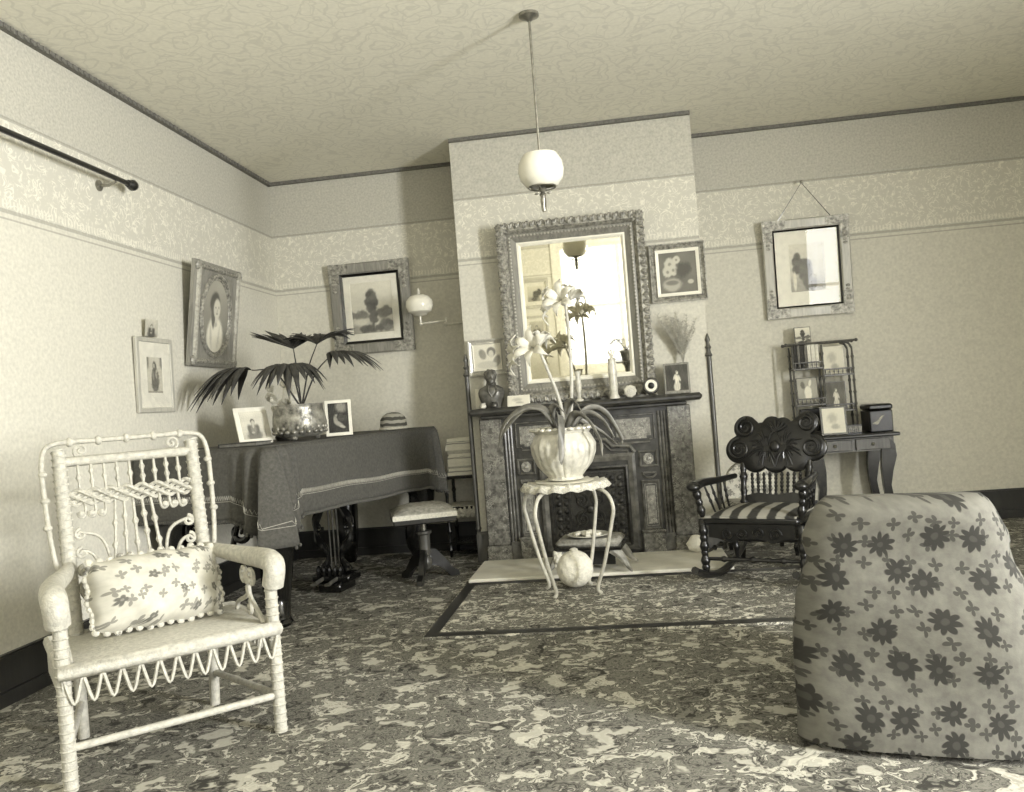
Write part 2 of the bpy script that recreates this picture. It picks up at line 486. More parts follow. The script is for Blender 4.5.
# flat printed picture: grid in XZ facing -Y, grey levels from fn(u,v), u,v in -1..1
def print_plane(name, w, h, fn, parent, z0=0.0, y=0.0, n=56, thick=0.002):
    nx = n; nz = max(8, int(n*h/w)) if h < w*2 else n*2
    us = np.linspace(-1, 1, nx+1); vs_ = np.linspace(-1, 1, nz+1)
    U, V = np.meshgrid(us, vs_)
    G = np.clip(fn(U, V), 0, 1)
    mb = MB()
    mb.grid(lambda a, b: ((a-0.5)*w, y, z0+(b)*h), nx, nz)
    k = len(mb.v)
    mb.box((0, y+thick/2+0.0004, z0+h/2), (w, thick, h))
    me = bpy.data.meshes.new(name); me.from_pydata(mb.v, [], mb.f); me.update()
    at = me.color_attributes.new('Col', 'FLOAT_COLOR', 'POINT')
    g = np.concatenate([G.ravel(), np.full(len(mb.v)-k, 0.8)])
    L = np.where(g <= 0.04045, g/12.92, ((g+0.055)/1.055)**2.4)
    g2 = g*TG; L2 = np.where(g2 <= 0.04045, g2/12.92, ((g2+0.055)/1.055)**2.4)
    g3 = g*TB; L3 = np.where(g3 <= 0.04045, g3/12.92, ((g3+0.055)/1.055)**2.4)
    at.data.foreach_set('color', np.stack([L, L2, L3, np.ones_like(L)], 1).ravel().astype(np.float32))
    me.materials.append(M['print'])
    o = bpy.data.objects.new(name, me); COL.objects.link(o); o.parent = parent
    return o

_rng = np.random.RandomState(3)
def wav(U, V, f=6, seed=0):
    r = np.random.RandomState(seed); out = np.zeros_like(U)
    for i in range(7):
        a = r.rand()*6.28; k = f*(0.5+r.rand()*1.6); out += np.sin(k*(U*np.cos(a)+V*np.sin(a))+r.rand()*6.28)
    return out/7
def blob(U, V, cx, cy, rx_, ry_, soft=0.25, rot=0.0, rough=0.0, seed=1):
    c, s_ = math.cos(rot), math.sin(rot); x = U-cx; y = V-cy
    d = np.sqrt(((x*c+y*s_)/rx_)**2+((-x*s_+y*c)/ry_)**2)
    if rough: d = d+rough*(0.7*wav(U, V, 9, seed)+0.6*wav(U, V, 24, seed+3))
    t = np.clip((1+soft/2-d)/soft, 0, 1); return t*t*(3-2*t)
def over(G, k, v): return G*(1-k)+v*k

# ================================================================== SETTING
def slab(name, lo, hi, mat):
    mb = MB(); mb.box([(a+b)/2 for a, b in zip(lo, hi)], [b-a for a, b in zip(lo, hi)])
    return struct(mb.build(name, mat, None, 0))
slab('floor', (XL-0.15, YR-0.15, -0.1), (XR+0.15, YA+0.15, 0), 'carpet')
slab('ceiling', (XL-0.15, YR-0.15, ZC), (XR+0.15, YA+0.15, ZC+0.1), 'ceil')
slab('wall_left', (XL-0.12, YR-0.12, 0), (XL, YA+0.12, ZC), 'wall')
slab('wall_back', (XL, YA, 0), (XR, YA+0.12, ZC), 'wall')
slab('wall_chimney', (XA, YC, 0), (XB, YA, ZC), 'wall')
def holed(name, u0, u1, holes, make):
    """wall with rectangular openings; make(u0,u1,z0,z1) -> box corners"""
    mb = MB(); x = u0
    def q(a, b, c, d):
        lo, hi = make(a, b, c, d)
        mb.box([(i+j)/2 for i, j in zip(lo, hi)], [j-i for i, j in zip(lo, hi)])
    for (a, b, c, d) in sorted(holes):
        q(x, a, 0, ZC); q(a, b, 0, c); q(a, b, d, ZC); x = b
    q(x, u1, 0, ZC)
    return struct(mb.build(name, 'wall', None, 0))
holed('wall_right', YR-0.12, YA+0.12, [WIN_R], lambda a, b, c, d: ((XR, a, c), (XR+0.12, b, d)))
holed('wall_rear', XL, XR, [WIN_A, WIN_B], lambda a, b, c, d: ((a, YR-0.12, c), (b, YR, d)))
def window(idx, X, w_, h_, cols):
    root = bpy.data.objects.new('window_%d' % idx, None); COL.objects.link(root); root.matrix_world = X
    root['kind'] = 'structure'
    mb = MB(); mb.rectsweep(w_, h_, [(0, -0.03), (0, 0.04), (0.05, 0.04), (0.05, -0.03)], T(0, 0, h_/2)); mb.build('window_frame', 'sash', root, 0)
    mb = MB(); mb.rectsweep(w_+0.2, h_+0.2, [(0, -0.06), (0, -0.035), (0.1, -0.035), (0.1, -0.06)], T(0, 0, h_/2)); mb.build('casing', 'sash', root, 0)
    mb = MB(); mb.box((0, 0, h_/2), (w_-0.1, 0.04, 0.05)); mb.build('meeting_rail', 'sash', root, 0)
    for i in range(1, cols):
        mb = MB(); mb.box((-w_/2+w_*i/cols, 0.0, h_/2), (0.06, 0.05, h_-0.1)); mb.build('mullion', 'sash', root, 0)
    for k in range(2):
        for i in range(cols):
            mb = MB(); mb.box((-w_/2+w_*(i+0.5)/cols, 0.02, h_*(0.25+0.5*k)), (w_/cols-0.04, 0.004, h_/2-0.05)); mb.build('pane', 'glass', root, 0)
window(1, T((WIN_A[0]+WIN_A[1])/2, YR-0.05, WIN_A[2]) @ RZ(PI), 1.9, 1.95, 2)
window(2, T((WIN_B[0]+WIN_B[1])/2, YR-0.05, WIN_B[2]) @ RZ(PI), 0.6, 2.25, 1)
window(3, T(XR+0.05, (WIN_R[0]+WIN_R[1])/2, WIN_R[2]) @ RZ(-PI/2), 0.95, 1.9, 1)

def board(name, lo, hi, mat='basebd'):
    mb = MB()
    a, b = Vector(lo), Vector(hi); c = (a+b)/2; d = b-a
    mb.box(c, d); e = 0.012
    if d.x > d.y: mb.box((c.x, a.y-e/2, b.z-0.02), (d.x, e, 0.025)); mb.box((c.x, a.y-e/2, a.z+0.03), (d.x, e, 0.06))
    else:
        s_ = 1 if c.x < 0 else -1; fx = b.x if s_ > 0 else a.x
        mb.box((fx+s_*e/2, c.y, b.z-0.02), (e, d.y, 0.025)); mb.box((fx+s_*e/2, c.y, a.z+0.03), (e, d.y, 0.06))
    return struct(mb.build(name, mat, None, 0))
board('baseboard_left', (XL, YR, 0), (XL+0.022, YA, 0.21))
board('baseboard_back', (XL+0.022, YA-0.022, 0), (XA, YA, 0.21))
board('baseboard_alcove', (XB, YA-0.022, 0), (XR, YA, 0.21))
# plinth at the foot of each chimney corner
for i, (a, b) in enumerate(((XA-0.015, -0.985), (0.45, XB+0.015))):
    mb = MB(); mb.box(((a+b)/2, YC-0.02, 0.1), (b-a, 0.05, 0.2), b=0.006); mb.box(((a+b)/2, YC-0.015, 0.2), (b-a-0.01, 0.035, 0.02), b=0.004)
    struct(mb.build('trim_%d' % (i+1), 'midwood', None, 0))
# dark moulding below the ceiling
def cornice(name, path):
    mb = MB()
    for (x0, y0, x1, y1, nx, ny) in path:
        d = Vector((x1-x0, y1-y0, 0)); L = d.length; c = ((x0+x1)/2+nx*0.015, (y0+y1)/2+ny*0.015, ZC-0.012)
        mb.box(c, (abs(x1-x0) or 0.03, abs(y1-y0) or 0.03, 0.024))
        k = int(L/0.045)
        for i in range(k):
            t = (i+0.5)/k
            mb.box((x0+(x1-x0)*t+nx*0.033, y0+(y1-y0)*t+ny*0.033, ZC-0.013), (0.02 if nx == 0 else 0.008, 0.02 if ny == 0 else 0.008, 0.02))
    return struct(mb.build(name, 'moulding', None, 0))
cornice('trim_3', [(XL, YR, XL, YA, 1, 0)])
cornice('trim_4', [(XL, YA, XA, YA, 0, -1)])
cornice('trim_5', [(XA, YC, XB, YC, 0, -1)])
cornice('trim_6', [(XB, YA, XR, YA, 0, -1)])
# turned corner beads protecting the two edges of the chimney breast
for i, x in enumerate((XA, XB)):
    mb = MB(); L = 1.27
    prof = [(0.016, 0)] + [(0.016, 0.02), (0.024, 0.03), (0.016, 0.05), (0.017, L-0.16), (0.026, L-0.15), (0.016, L-0.13), (0.013, L-0.11), (0.022, L-0.095), (0.013, L-0.08), (0.011, L-0.06), (0.017, L-0.045), (0.012, L-0.025), (0.004, L)]
    mb.lathe(prof, 10, T(x, YC-0.006, 0.2))
    tag(mb.build('corner_bead', 'midwood'), ('dark turned corner bead on the left edge of the chimney breast', 'dark turned corner bead with finial on chimney edge behind rocking chair')[i], 'corner bead', 'chimney corner beads')

# ================================================================== FIREPLACE
FX = -0.275
fp = thing('fireplace_mantel', 'dark marbled slate fireplace mantel with inlaid panels and iron summer front', 'fireplace', (FX, YC, 0))
def fpart(name, mb, mat, parent=fp, ang=30): return mb.build(name, mat, parent, ang)
mb = MB(); mb.box((0, -0.035, 0.5), (1.14, 0.07, 1.0)); body = fpart('back_slab', mb, 'slate')
for s in (-1, 1):
    x = s*0.645
    mb = MB(); mb.box((x, -0.055, 0.56), (0.155, 0.11, 0.88), b=0.006); fpart('pilaster', mb, 'marble')
    mb = MB(); mb.box((x, -0.065, 0.06), (0.175, 0.13, 0.12), b=0.008); fpart('plinth', mb, 'marble')
    mb = MB()
    for k in range(3):
        mb.tube([(s*(0.508+k*0.022), -0.075, 0.14), (s*(0.508+k*0.022), -0.075, 0.97)], 0.0105, 8)
    mb.box((s*0.53, -0.05, 0.07), (0.07, 0.10, 0.14), b=0.004); fpart('reeded_column', mb, 'slatemid')
    # upper frieze panel with cut corners
    def notched(x0, x1, z0, z1, c):
        return [(x0+c, z0), (x1-c, z0), (x1-c, z0+c*0.6), (x1, z0+c*0.6), (x1, z1), (x0, z1), (x0, z0+c*0.6), (x0+c, z0+c*0.6)]
    Xp = T(0, -0.07, 0) @ RX(PI/2)
    x0, x1 = (0.19, 0.475) if s > 0 else (-0.475, -0.19)
    mb = MB(); P = notched(x0, x1, 0.765, 0.955, 0.035)
    mb.tube([Xp @ Vector((a, b, 0.004)) for a, b in P], 0.009, 6, True); fr = fpart('frieze_panel', mb, 'slatemid')
    mb = MB(); mb.prism(notched(x0+0.025, x1-0.025, 0.79, 0.93, 0.03), 0.006, Xp); mb.build('inlay', 'inlay', fr, 0)
    # rosette block
    x0, x1 = (0.355, 0.485) if s > 0 else (-0.485, -0.355); xc = (x0+x1)/2
    mb = MB(); mb.rectsweep(0.13, 0.115, [(0, 0), (0, -0.014), (0.008, -0.02), (0.018, -0.012), (0.018, 0)], T(xc, -0.07, 0.65)); rb = fpart('rosette_block', mb, 'slatemid')
    mb = MB(); mb.prism([(xc+0.036*math.cos(a*PI/4+PI/8), 0.65+0.040*math.sin(a*PI/4+PI/8)) for a in range(8)], 0.012, Xp); mb.sph((xc, -0.082, 0.65), (0.016, 0.008, 0.016), 10, 6); mb.build('rosette', 'inlay', rb, 30)
    # bracket
    mb = MB(); mb.box((xc, -0.08, 0.555), (0.10, 0.02, 0.018), b=0.004); mb.tube(bez([(xc-0.045, -0.08, 0.545), (xc-0.02, -0.09, 0.525), (xc+0.02, -0.09, 0.525), (xc+0.045, -0.08, 0.545)], 5), 0.008, 6); fpart('bracket', mb, 'slatemid')
    # tall panel
    mb = MB(); mb.rectsweep(0.125, 0.34, [(0, 0), (0, -0.012), (0.008, -0.018), (0.02, -0.01), (0.02, 0)], T(xc, -0.07, 0.335)); tp = fpart('tall_panel', mb, 'slatemid')
    mb = MB(); mb.rectsweep(0.082, 0.29, [(0, 0), (0, -0.006), (0.006, -0.006), (0.006, 0)], T(xc, -0.07, 0.335)); mb.box((xc, -0.071, 0.335), (0.06, 0.006, 0.26)); mb.build('inlay', 'inlay', tp, 0)
    mb = MB(); mb.box((xc, -0.065, 0.08), (0.15, 0.13, 0.15), b=0.006); mb.box((xc, -0.07, 0.163), (0.16, 0.15, 0.018), b=0.005); fpart('foot_block', mb, 'marble')
# arch hood and keystone above the opening
mb = MB()
arc = [(-0.33, 0.70), (-0.30, 0.745), (-0.18, 0.755), (-0.14, 0.80), (0, 0.815), (0.14, 0.80), (0.18, 0.755), (0.30, 0.745), (0.33, 0.70)]
mb.tube([(a, -0.085, b) for a, b in arc], 0.014, 8); mb.tube([(a*0.93, -0.08, b-0.03) for a, b in arc], 0.008, 6); fpart('hood_moulding', mb, 'slatemid')
mb = MB(); mb.prism([(-0.05, 0.76), (0.05, 0.76), (0.075, 0.95), (-0.075, 0.95)], 0.035, T(0, -0.07, 0) @ RX(PI/2)); ks = fpart('keystone', mb, 'slate')
mb = MB(); mb.tube(spiral((0, -0.108, 0.87), 0.03, 1.6), 0.006, 6); mb.sph((0, -0.108, 0.87), (0.012, 0.008, 0.012), 8, 6); mb.build('scroll', 'inlay', ks)
# nested frames of the summer front
mb = MB(); mb.rectsweep(0.66, 0.66, [(0, 0), (0, -0.02), (0.02, -0.028), (0.05, -0.018), (0.05, 0)], T(0, -0.07, 0.37)); fpart('opening_frame', mb, 'slatemid')
mb = MB(); mb.rectsweep(0.55, 0.56, [(0, 0), (0, -0.022), (0.012, -0.026), (0.028, -0.012), (0.028, 0)], T(0, -0.07, 0.34)); fpart('opening_frame', mb, 'iron')
mb = MB(); mb.box((0, -0.072, 0.33), (0.49, 0.012, 0.50)); sf = fpart('summer_front', mb, 'iron')
mb = MB()
for zz in range(9):
    for xx in range(9):
        px, pz = -0.215+xx*0.0535, 0.11+zz*0.053
        if abs(px) < 0.13 and abs(pz-0.33) < 0.15: continue
        mb.sph((px, -0.08, pz), (0.019, 0.008, 0.019), 8, 5)
        mb.sph((px+0.026, -0.079, pz+0.026), (0.009, 0.006, 0.009), 6, 4)
o = mb.build('lattice_bosses', 'iron', sf); o['kind'] = 'stuff'
mb = MB(); mb.rectsweep(0.30, 0.34, [(0, 0), (0, -0.012), (0.02, -0.012), (0.02, 0)], T(0, -0.078, 0.33))
for s in (-1, 1):
    for t in (-1, 1):
        mb.tube(spiral((s*0.055, -0.085, 0.33+t*0.065), 0.048, 1.7, PI/2 if s > 0 else PI/2, s*t), 0.007, 6)
        mb.tube(bez([(0, -0.085, 0.33), (s*0.05, -0.088, 0.33+t*0.02), (s*0.1, -0.085, 0.33+t*0.12)], 6), 0.006, 6)
mb.sph((0, -0.085, 0.33), (0.03, 0.014, 0.03), 12, 6); mb.build('medallion', 'iron', sf)
# shelf
mb = MB(); mb.box((0, -0.09, 1.012), (1.40, 0.18, 0.026), b=0.008); mb.box((0.012, -0.105, 1.0505), (1.58, 0.23, 0.049), b=0.018); fpart('shelf', mb, 'slate')
SHELF = 1.075

mb = MB(); mb.box((FX+0.05, 5.57, 0.012), (1.62, 0.62, 0.024), b=0.006)
tag(mb.build('hearth_slab', 'hearth', None, 0), 'pale hearth stone on the floor before the fireplace', 'hearth')
mb = MB(); mb.box((0.02, 4.62, 0.006), (2.12, 1.2, 0.012), b=0.003)
rug = tag(mb.build('hearth_rug', 'rug', None, 0), 'leafy patterned hearth rug under the plant stand and rocking chair', 'rug')
mb = MB(); mb.rectsweep(2.10, 1.18, [(0, 0), (0, -0.002), (0.06, -0.002), (0.06, 0)], T(0.02, 4.62, 0.0128) @ RX(-PI/2)); mb.build('border', 'basebd', rug, 0)

# ================================================================== PICTURES
def frame_profile(w_, d, kind):
    if kind == 'flat': return [(0, 0), (0, -d*0.7), (w_*0.12, -d), (w_*0.85, -d), (w_, -d*0.6), (w_, 0)]
    if kind == 'cove': return [(0, 0), (0, -d), (w_*0.2, -d), (w_*0.3, -d*0.75), (w_*0.7, -d*0.4), (w_*0.85, -d*0.5), (w_, -d*0.35), (w_, 0)]
    return [(0, 0), (0, -d*0.5), (w_*0.2, -d*0.95), (w_*0.45, -d), (w_*0.7, -d*0.7), (w_*0.8, -d*0.75), (w_, -d*0.4), (w_, 0)]
def picture(name, label, cat, X, w_, h_, rail, depth, fmat, fn, mount=None, kind='flat', liner=None, glass=True, group=None, n=56, blocks=None):
    root = thing(name, label, cat, group=group); root.matrix_world = X
    mb = MB(); mb.rectsweep(w_, h_, frame_profile(rail, depth, kind), T(0, 0, h_/2)); fr = mb.build('frame', fmat, root, 25)
    iw, ih, z0 = w_-2*rail, h_-2*rail, rail
    mb = MB(); mb.box((0, -0.004, h_/2), (w_-rail, 0.006, h_-rail)); mb.build('backing', 'midwood', root, 0)
    if liner:
        mb = MB(); mb.rectsweep(iw, ih, [(0, -0.007), (0, -depth*0.75), (liner[0], -depth*0.5), (liner[0], -0.007)], T(0, 0, h_/2)); mb.build('liner', liner[1], root, 25)
        iw -= 2*liner[0]; ih -= 2*liner[0]; z0 += liner[0]
    if mount:
        mb = MB(); mb.rectsweep(iw, ih, [(0, -0.0075), (0, -0.011), (mount-0.006, -0.011), (mount, -0.0085), (mount, -0.0075)], T(0, 0, h_/2)); mb.build('mount', 'cream', root, 0)
        print_plane('print', iw-2*mount, ih-2*mount, fn, root, z0+mount, -0.0095, n)
    else: print_plane('print', iw, ih, fn, root, z0, -0.0095, n)
    if glass:
        mb = MB(); mb.box((0, -0.0145, h_/2), (iw, 0.002, ih)); mb.build('glass', 'glass', root, 0)
    if blocks:
        for sx in (-1, 1):
            for sz in (0, 1):
                mb = MB(); L, Wd, mt = blocks
                cz = h_-rail/2 if sz else rail/2
                mb.box((sx*(w_/2-L/2), -depth, cz), (L, 0.004, rail*0.92))
                mb.box((sx*(w_/2-rail/2), -depth, (h_-L/2) if sz else L/2), (rail*0.92, 0.0042, L))
                for k in range(5):
                    mb.sph((sx*(w_/2-rail/2), -depth-0.002, (h_-rail-0.03-k*0.025) if sz else rail+0.03+k*0.025), (rail*0.22, 0.005, 0.011), 6, 4)
                mb.build('corner_block', mt, root, 0)
    return root

def foliage(G, U, V, cx, cy, rx_, ry_, n, val, seed, r=0.10):
    q = np.random.RandomState(seed)
    for k in range(n):
        a = q.rand()*6.28; d = math.sqrt(q.rand())
        G = over(G, 0.75*blob(U, V, cx+rx_*d*math.cos(a), cy+ry_*d*math.sin(a), r*(0.6+0.8*q.rand()), r*(0.5+0.7*q.rand()), 0.9), val+0.14*(q.rand()-0.4))
    return G
def landscape(U, V):
    G = 0.80+0.05*V+0.02*wav(U, V, 5, 2)
    G = foliage(G, U, V, -0.65, -0.28, 0.45, 0.10, 26, 0.40, 4, 0.12); G = foliage(G, U, V, 0.7, -0.22, 0.4, 0.13, 26, 0.40, 5, 0.12)
    G = over(G, np.clip((-0.38-V)/0.15, 0, 1), 0.62+0.10*wav(U, V, 7, 6))
    G = over(G, blob(U, V, -0.6, -0.55, 0.4, 0.14, 0.9), 0.80); G = over(G, blob(U, V, 0.25, -0.62, 0.12, 0.2, 0.9), 0.80)
    G = over(G, 0.9*blob(U, V, 0.03, -0.35, 0.05, 0.45, 0.6), 0.26)
    G = foliage(G, U, V, -0.02, 0.22, 0.24, 0.42, 60, 0.30, 7, 0.11); G = foliage(G, U, V, 0.06, -0.35, 0.14, 0.22, 22, 0.30, 8, 0.10)
    G = foliage(G, U, V, 0.65, -0.72, 0.30, 0.16, 26, 0.36, 9, 0.11); G = foliage(G, U, V, -0.1, -0.82, 0.5, 0.10, 26, 0.30, 10, 0.11)
    return G+0.03*wav(U, V, 30, 11)
def coast(U, V):
    G = 0.78+0.06*V
    G = over(G, np.clip((-0.3-V)/0.3, 0, 1), 0.62)
    G = foliage(G, U, V, -0.55, 0.18, 0.2, 0.32, 34, 0.30, 5, 0.14); G = foliage(G, U, V, -0.1, -0.15, 0.28, 0.5, 60, 0.36, 6, 0.14)
    G = foliage(G, U, V, 0.15, -0.72, 0.3, 0.2, 26, 0.36, 7, 0.13)
    G = over(G, blob(U, V, -0.75, -0.55, 0.1, 0.4, 0.5), 0.85)
    return G+0.04*wav(U, V, 24, 1)
def girl(U, V):
    G = 0.56+0.10*V+0.03*wav(U, V, 5, 1)
    G = over(G, blob(U, V, 0.0, -0.62, 0.62, 0.62, 0.3), 0.86)
    G = over(G, blob(U, V, 0.0, -0.08, 0.17, 0.16, 0.5), 0.80)
    G = over(G, blob(U, V, -0.08, 0.34, 0.36, 0.30, 0.35, 0.2, 0.15, 4), 0.36)
    G = over(G, blob(U, V, -0.18, 0.02, 0.14, 0.34, 0.5, 0.1), 0.42)
    G = over(G, blob(U, V, 0.08, 0.20, 0.25, 0.27, 0.3), 0.80)
    for ex in (-0.02, 0.2): G = over(G, blob(U, V, ex, 0.24, 0.045, 0.022, 0.6), 0.42)
    G = over(G, blob(U, V, 0.1, 0.15, 0.03, 0.05, 0.8), 0.66); G = over(G, blob(U, V, 0.09, 0.07, 0.07, 0.018, 0.7), 0.5)
    G = over(G, blob(U, V, -0.3, -0.55, 0.07, 0.3, 0.9, 0.2), 0.74); G = over(G, blob(U, V, 0.28, -0.55, 0.06, 0.3, 0.9, -0.2), 0.76)
    return over(G, blob(U, V, 0.02, -0.22, 0.12, 0.06, 0.6), 0.70)
def saint(U, V):
    G = 0.78+0*U
    G = over(G, np.clip((np.abs(U)-0.62)/0.25, 0, 1)*np.clip((V-0.35+np.abs(U)*0.1)/0.3, 0, 1), 0.52)
    G = over(G, blob(U, V, 0.02, -0.25, 0.48, 0.72, 0.4, 0, 0.25, 2), 0.44); G = over(G, blob(U, V, -0.02, 0.5, 0.26, 0.28, 0.4, 0, 0.2, 5), 0.42)
    G = foliage(G, U, V, 0.0, -0.3, 0.4, 0.55, 40, 0.42, 12, 0.15)
    G = over(G, blob(U, V, -0.1, 0.52, 0.12, 0.13, 0.5), 0.72); G = over(G, blob(U, V, 0.22, 0.22, 0.11, 0.11, 0.5), 0.68); G = over(G, blob(U, V, 0.15, -0.02, 0.12, 0.2, 0.7, 0.5), 0.64)
    G = over(G, blob(U, V, -0.25, 0.0, 0.12, 0.3, 0.8, 0.2), 0.58); G = over(G, blob(U, V, 0.0, -0.78, 0.3, 0.1, 0.8), 0.5)
    return over(G, np.clip((-0.88-V)/0.05, 0, 1), 0.62)+0.05*wav(U, V, 24, 5)
def pansies(U, V):
    G = 0.46+0.05*wav(U, V, 4, 1)
    for i, (x, y, r) in enumerate([(-0.42, 0.42, 0.30), (-0.55, 0.05, 0.27), (-0.05, 0.62, 0.2), (-0.25, 0.12, 0.25)]):
        G = over(G, blob(U, V, x, y, r, r, 0.4, 0, 0.3, i), 0.76); G = over(G, blob(U, V, x, y, r*0.3, r*0.3, 0.7), 0.56)
    G = over(G, blob(U, V, -0.35, -0.6, 0.5, 0.32, 0.5, 0, 0.15, 8), 0.68); G = over(G, blob(U, V, -0.35, -0.5, 0.35, 0.12, 0.6), 0.5)
    G = over(G, blob(U, V, 0.3, 0.1, 0.4, 0.35, 0.8, 0, 0.4, 9), 0.36); return over(G, blob(U, V, 0.65, -0.5, 0.16, 0.11, 0.5), 0.72)
def twohead(U, V):
    G = 0.86+0.03*V+0.02*wav(U, V, 4, 3)
    G = over(G, blob(U, V, -0.35, 0.25, 0.26, 0.42, 0.5, 0.3), 0.58); G = over(G, blob(U, V, 0.32, 0.42, 0.33, 0.38, 0.4), 0.48)
    G = over(G, blob(U, V, 0.3, 0.25, 0.2, 0.3, 0.4), 0.80); G = over(G, blob(U, V, 0.72, -0.35, 0.28, 0.5, 0.5, -0.4), 0.55)
    return over(G, blob(U, V, -0.05, -0.62, 0.75, 0.3, 0.5), 0.76)
def sitter(dark=0.36, bg=0.72, s=1):
    def f(U, V):
        G = bg+0.06*V+0.05*wav(U, V, 4, s)
        G = over(G, blob(U, V, 0.0, -0.75, 0.62, 0.42, 0.6, 0, 0.15, s), dark+0.05); G = over(G, blob(U, V, -0.28, -0.35, 0.22, 0.38, 0.7, 0.3), dark); G = over(G, blob(U, V, 0.26, -0.35, 0.22, 0.38, 0.7, -0.3), dark)
        G = over(G, blob(U, V, 0.0, -0.28, 0.25, 0.4, 0.7), dark+0.12); G = over(G, blob(U, V, 0.0, -0.08, 0.07, 0.16, 0.6), 0.76)
        G = over(G, blob(U, V, 0.0, 0.26, 0.19, 0.2, 0.5, 0, 0.2, s+2), 0.38); G = over(G, blob(U, V, 0.02, 0.16, 0.13, 0.19, 0.5), 0.74)
        G = over(G, blob(U, V, -0.1, -0.55, 0.14, 0.07, 0.8), 0.7); return G+0.04*wav(U, V, 22, s+5)
    return f
def statue(bg=0.45):
    def f(U, V):
        G = bg+0.07*wav(U, V, 5, 3)
        G = over(G, blob(U, V, 0.0, -0.62, 0.30, 0.36, 0.5, 0, 0.25, 2), 0.82); G = over(G, blob(U, V, 0.0, -0.1, 0.19, 0.36, 0.5, 0.1, 0.2, 4), 0.86)
        G = over(G, blob(U, V, -0.2, 0.1, 0.08, 0.24, 0.6, -0.5), 0.80); G = over(G, blob(U, V, 0.22, 0.0, 0.08, 0.26, 0.6, 0.4), 0.82)
        G = over(G, blob(U, V, 0.04, 0.4, 0.10, 0.13, 0.5), 0.84); G = over(G, blob(U, V, 0.0, 0.5, 0.1, 0.06, 0.7), 0.6)
        G = over(G, 0.7*blob(U, V, 0.06, -0.55, 0.03, 0.3, 0.9), 0.60); G = over(G, 0.7*blob(U, V, -0.12, -0.55, 0.03, 0.28, 0.9, 0.1), 0.62)
        return over(G, np.clip((-0.9-V)/0.05, 0, 1), 0.55)+0.04*wav(U, V, 24, 6)
    return f
def reader(U, V):
    G = 0.22+0.06*wav(U, V, 6, 2)
    G = over(G, blob(U, V, 0.3, 0.7, 0.55, 0.35, 0.9, 0, 0.3, 3), 0.55); G = over(G, 0.9*blob(U, V, -0.22, 0.22, 0.12, 0.15, 0.6), 0.66); G = over(G, blob(U, V, -0.24, 0.32, 0.14, 0.1, 0.7), 0.26)
    G = over(G, blob(U, V, -0.3, -0.15, 0.2, 0.3, 0.7, 0.3, 0.2, 5), 0.58); G = over(G, blob(U, V, 0.0, -0.42, 0.42, 0.16, 0.8, -0.35, 0.25, 6), 0.62)
    G = over(G, blob(U, V, 0.35, -0.62, 0.3, 0.09, 0.8, -0.2), 0.70); G = foliage(G, U, V, 0.4, 0.0, 0.4, 0.2, 16, 0.30, 3, 0.14)
    return G+0.05*wav(U, V, 24, 8)
def vase_pr(U, V):
    G = 0.66+0.05*wav(U, V, 5, 6)
    G = over(G, blob(U, V, 0.05, -0.2, 0.36, 0.6, 0.35, 0, 0.2, 4), 0.90); G = over(G, blob(U, V, 0.3, 0.6, 0.14, 0.3, 0.5, -0.3), 0.88)
    return over(G, blob(U, V, -0.45, 0.45, 0.2, 0.3, 0.5, 0.3, 0.3, 2), 0.45)
def vignette_pr(U, V):
    G = 0.86+0*U
    G = over(G, blob(U, V, -0.1, 0.2, 0.4, 0.4, 1.0, 0, 0.4, 4), 0.72); return over(G, blob(U, V, 0.1, -0.5, 0.35, 0.2, 0.9, 0, 0.4, 5), 0.68)

# alcove landscape, right-hand coast view
picture('landscape_picture', 'framed landscape of a tall tree in the left alcove above the piano', 'picture', T(-1.885, YA-0.008, 1.575) @ RX(0.035), 0.645, 0.715, 0.085, 0.035, 'framemid', landscape, 0.055, 'flat', (0.02, 'ebony'), True, 'large landscape pictures', 64, (0.16, 0, 'gilt'))
rp = picture('coast_picture', 'framed tree landscape hung by a cord in the right alcove', 'picture', T(1.42, YA-0.008, 1.565) @ RX(0.062), 0.62, 0.72, 0.075, 0.035, 'framelight', coast, 0.10, 'flat', (0.012, 'ebony'), True, 'large landscape pictures', 64, (0.17, 0, 'gilt'))
mb = MB(); mb.tube([(-0.2, -0.012, 0.70), (0.0, 0.004, 0.98), (0.2, -0.012, 0.70)], 0.003, 6); mb.build('cord', 'ebony', rp)
mb = MB(); mb.sph((0, -0.006, 0.985), (0.013, 0.012, 0.013), 10, 6); mb.build('nail', 'brass', rp)
# oval portrait on the left wall (leans forward at its top)
XLW = lambda y, z, lean, off=0.004: T(XL+off, y, z) @ RZ(PI/2) @ RX(lean)
op = thing('oval_portrait', 'deep framed oval portrait of a child in white on the left wall', 'picture'); op.matrix_world = XLW(5.33, 1.49, 0.14, 0.012)
W_, H_ = 0.62, 0.665
mb = MB(); mb.rectsweep(W_, H_, [(0, 0), (0, -0.025), (0.02, -0.035), (0.055, -0.032), (0.075, -0.026), (0.09, -0.024), (0.09, 0)], T(0, 0, H_/2)); mb.build('frame', 'framemid', op, 25)
for sx in (-1, 1):
    mb = MB(); mb.tube([(sx*(W_/2-0.035), -0.033, 0.02), (sx*(W_/2-0.035), -0.033, H_-0.02)], 0.019, 8); mb.build('side_moulding', 'giltlight', op)
for sz in (0.035, H_-0.035):
    mb = MB(); mb.tube([(-W_/2+0.04, -0.032, sz), (W_/2-0.04, -0.032, sz)], 0.016, 8)
    for sx in (-1, 1): mb.sph((sx*(W_/2-0.03), -0.035, sz), (0.035, 0.018, 0.035), 10, 6)
    mb.build('cross_moulding', 'gilt', op)
mb = MB(); mb.box((0, -0.012, H_/2), (W_-0.15, 0.02, H_-0.15)); mb.build('spandrel', 'framemid', op, 0)
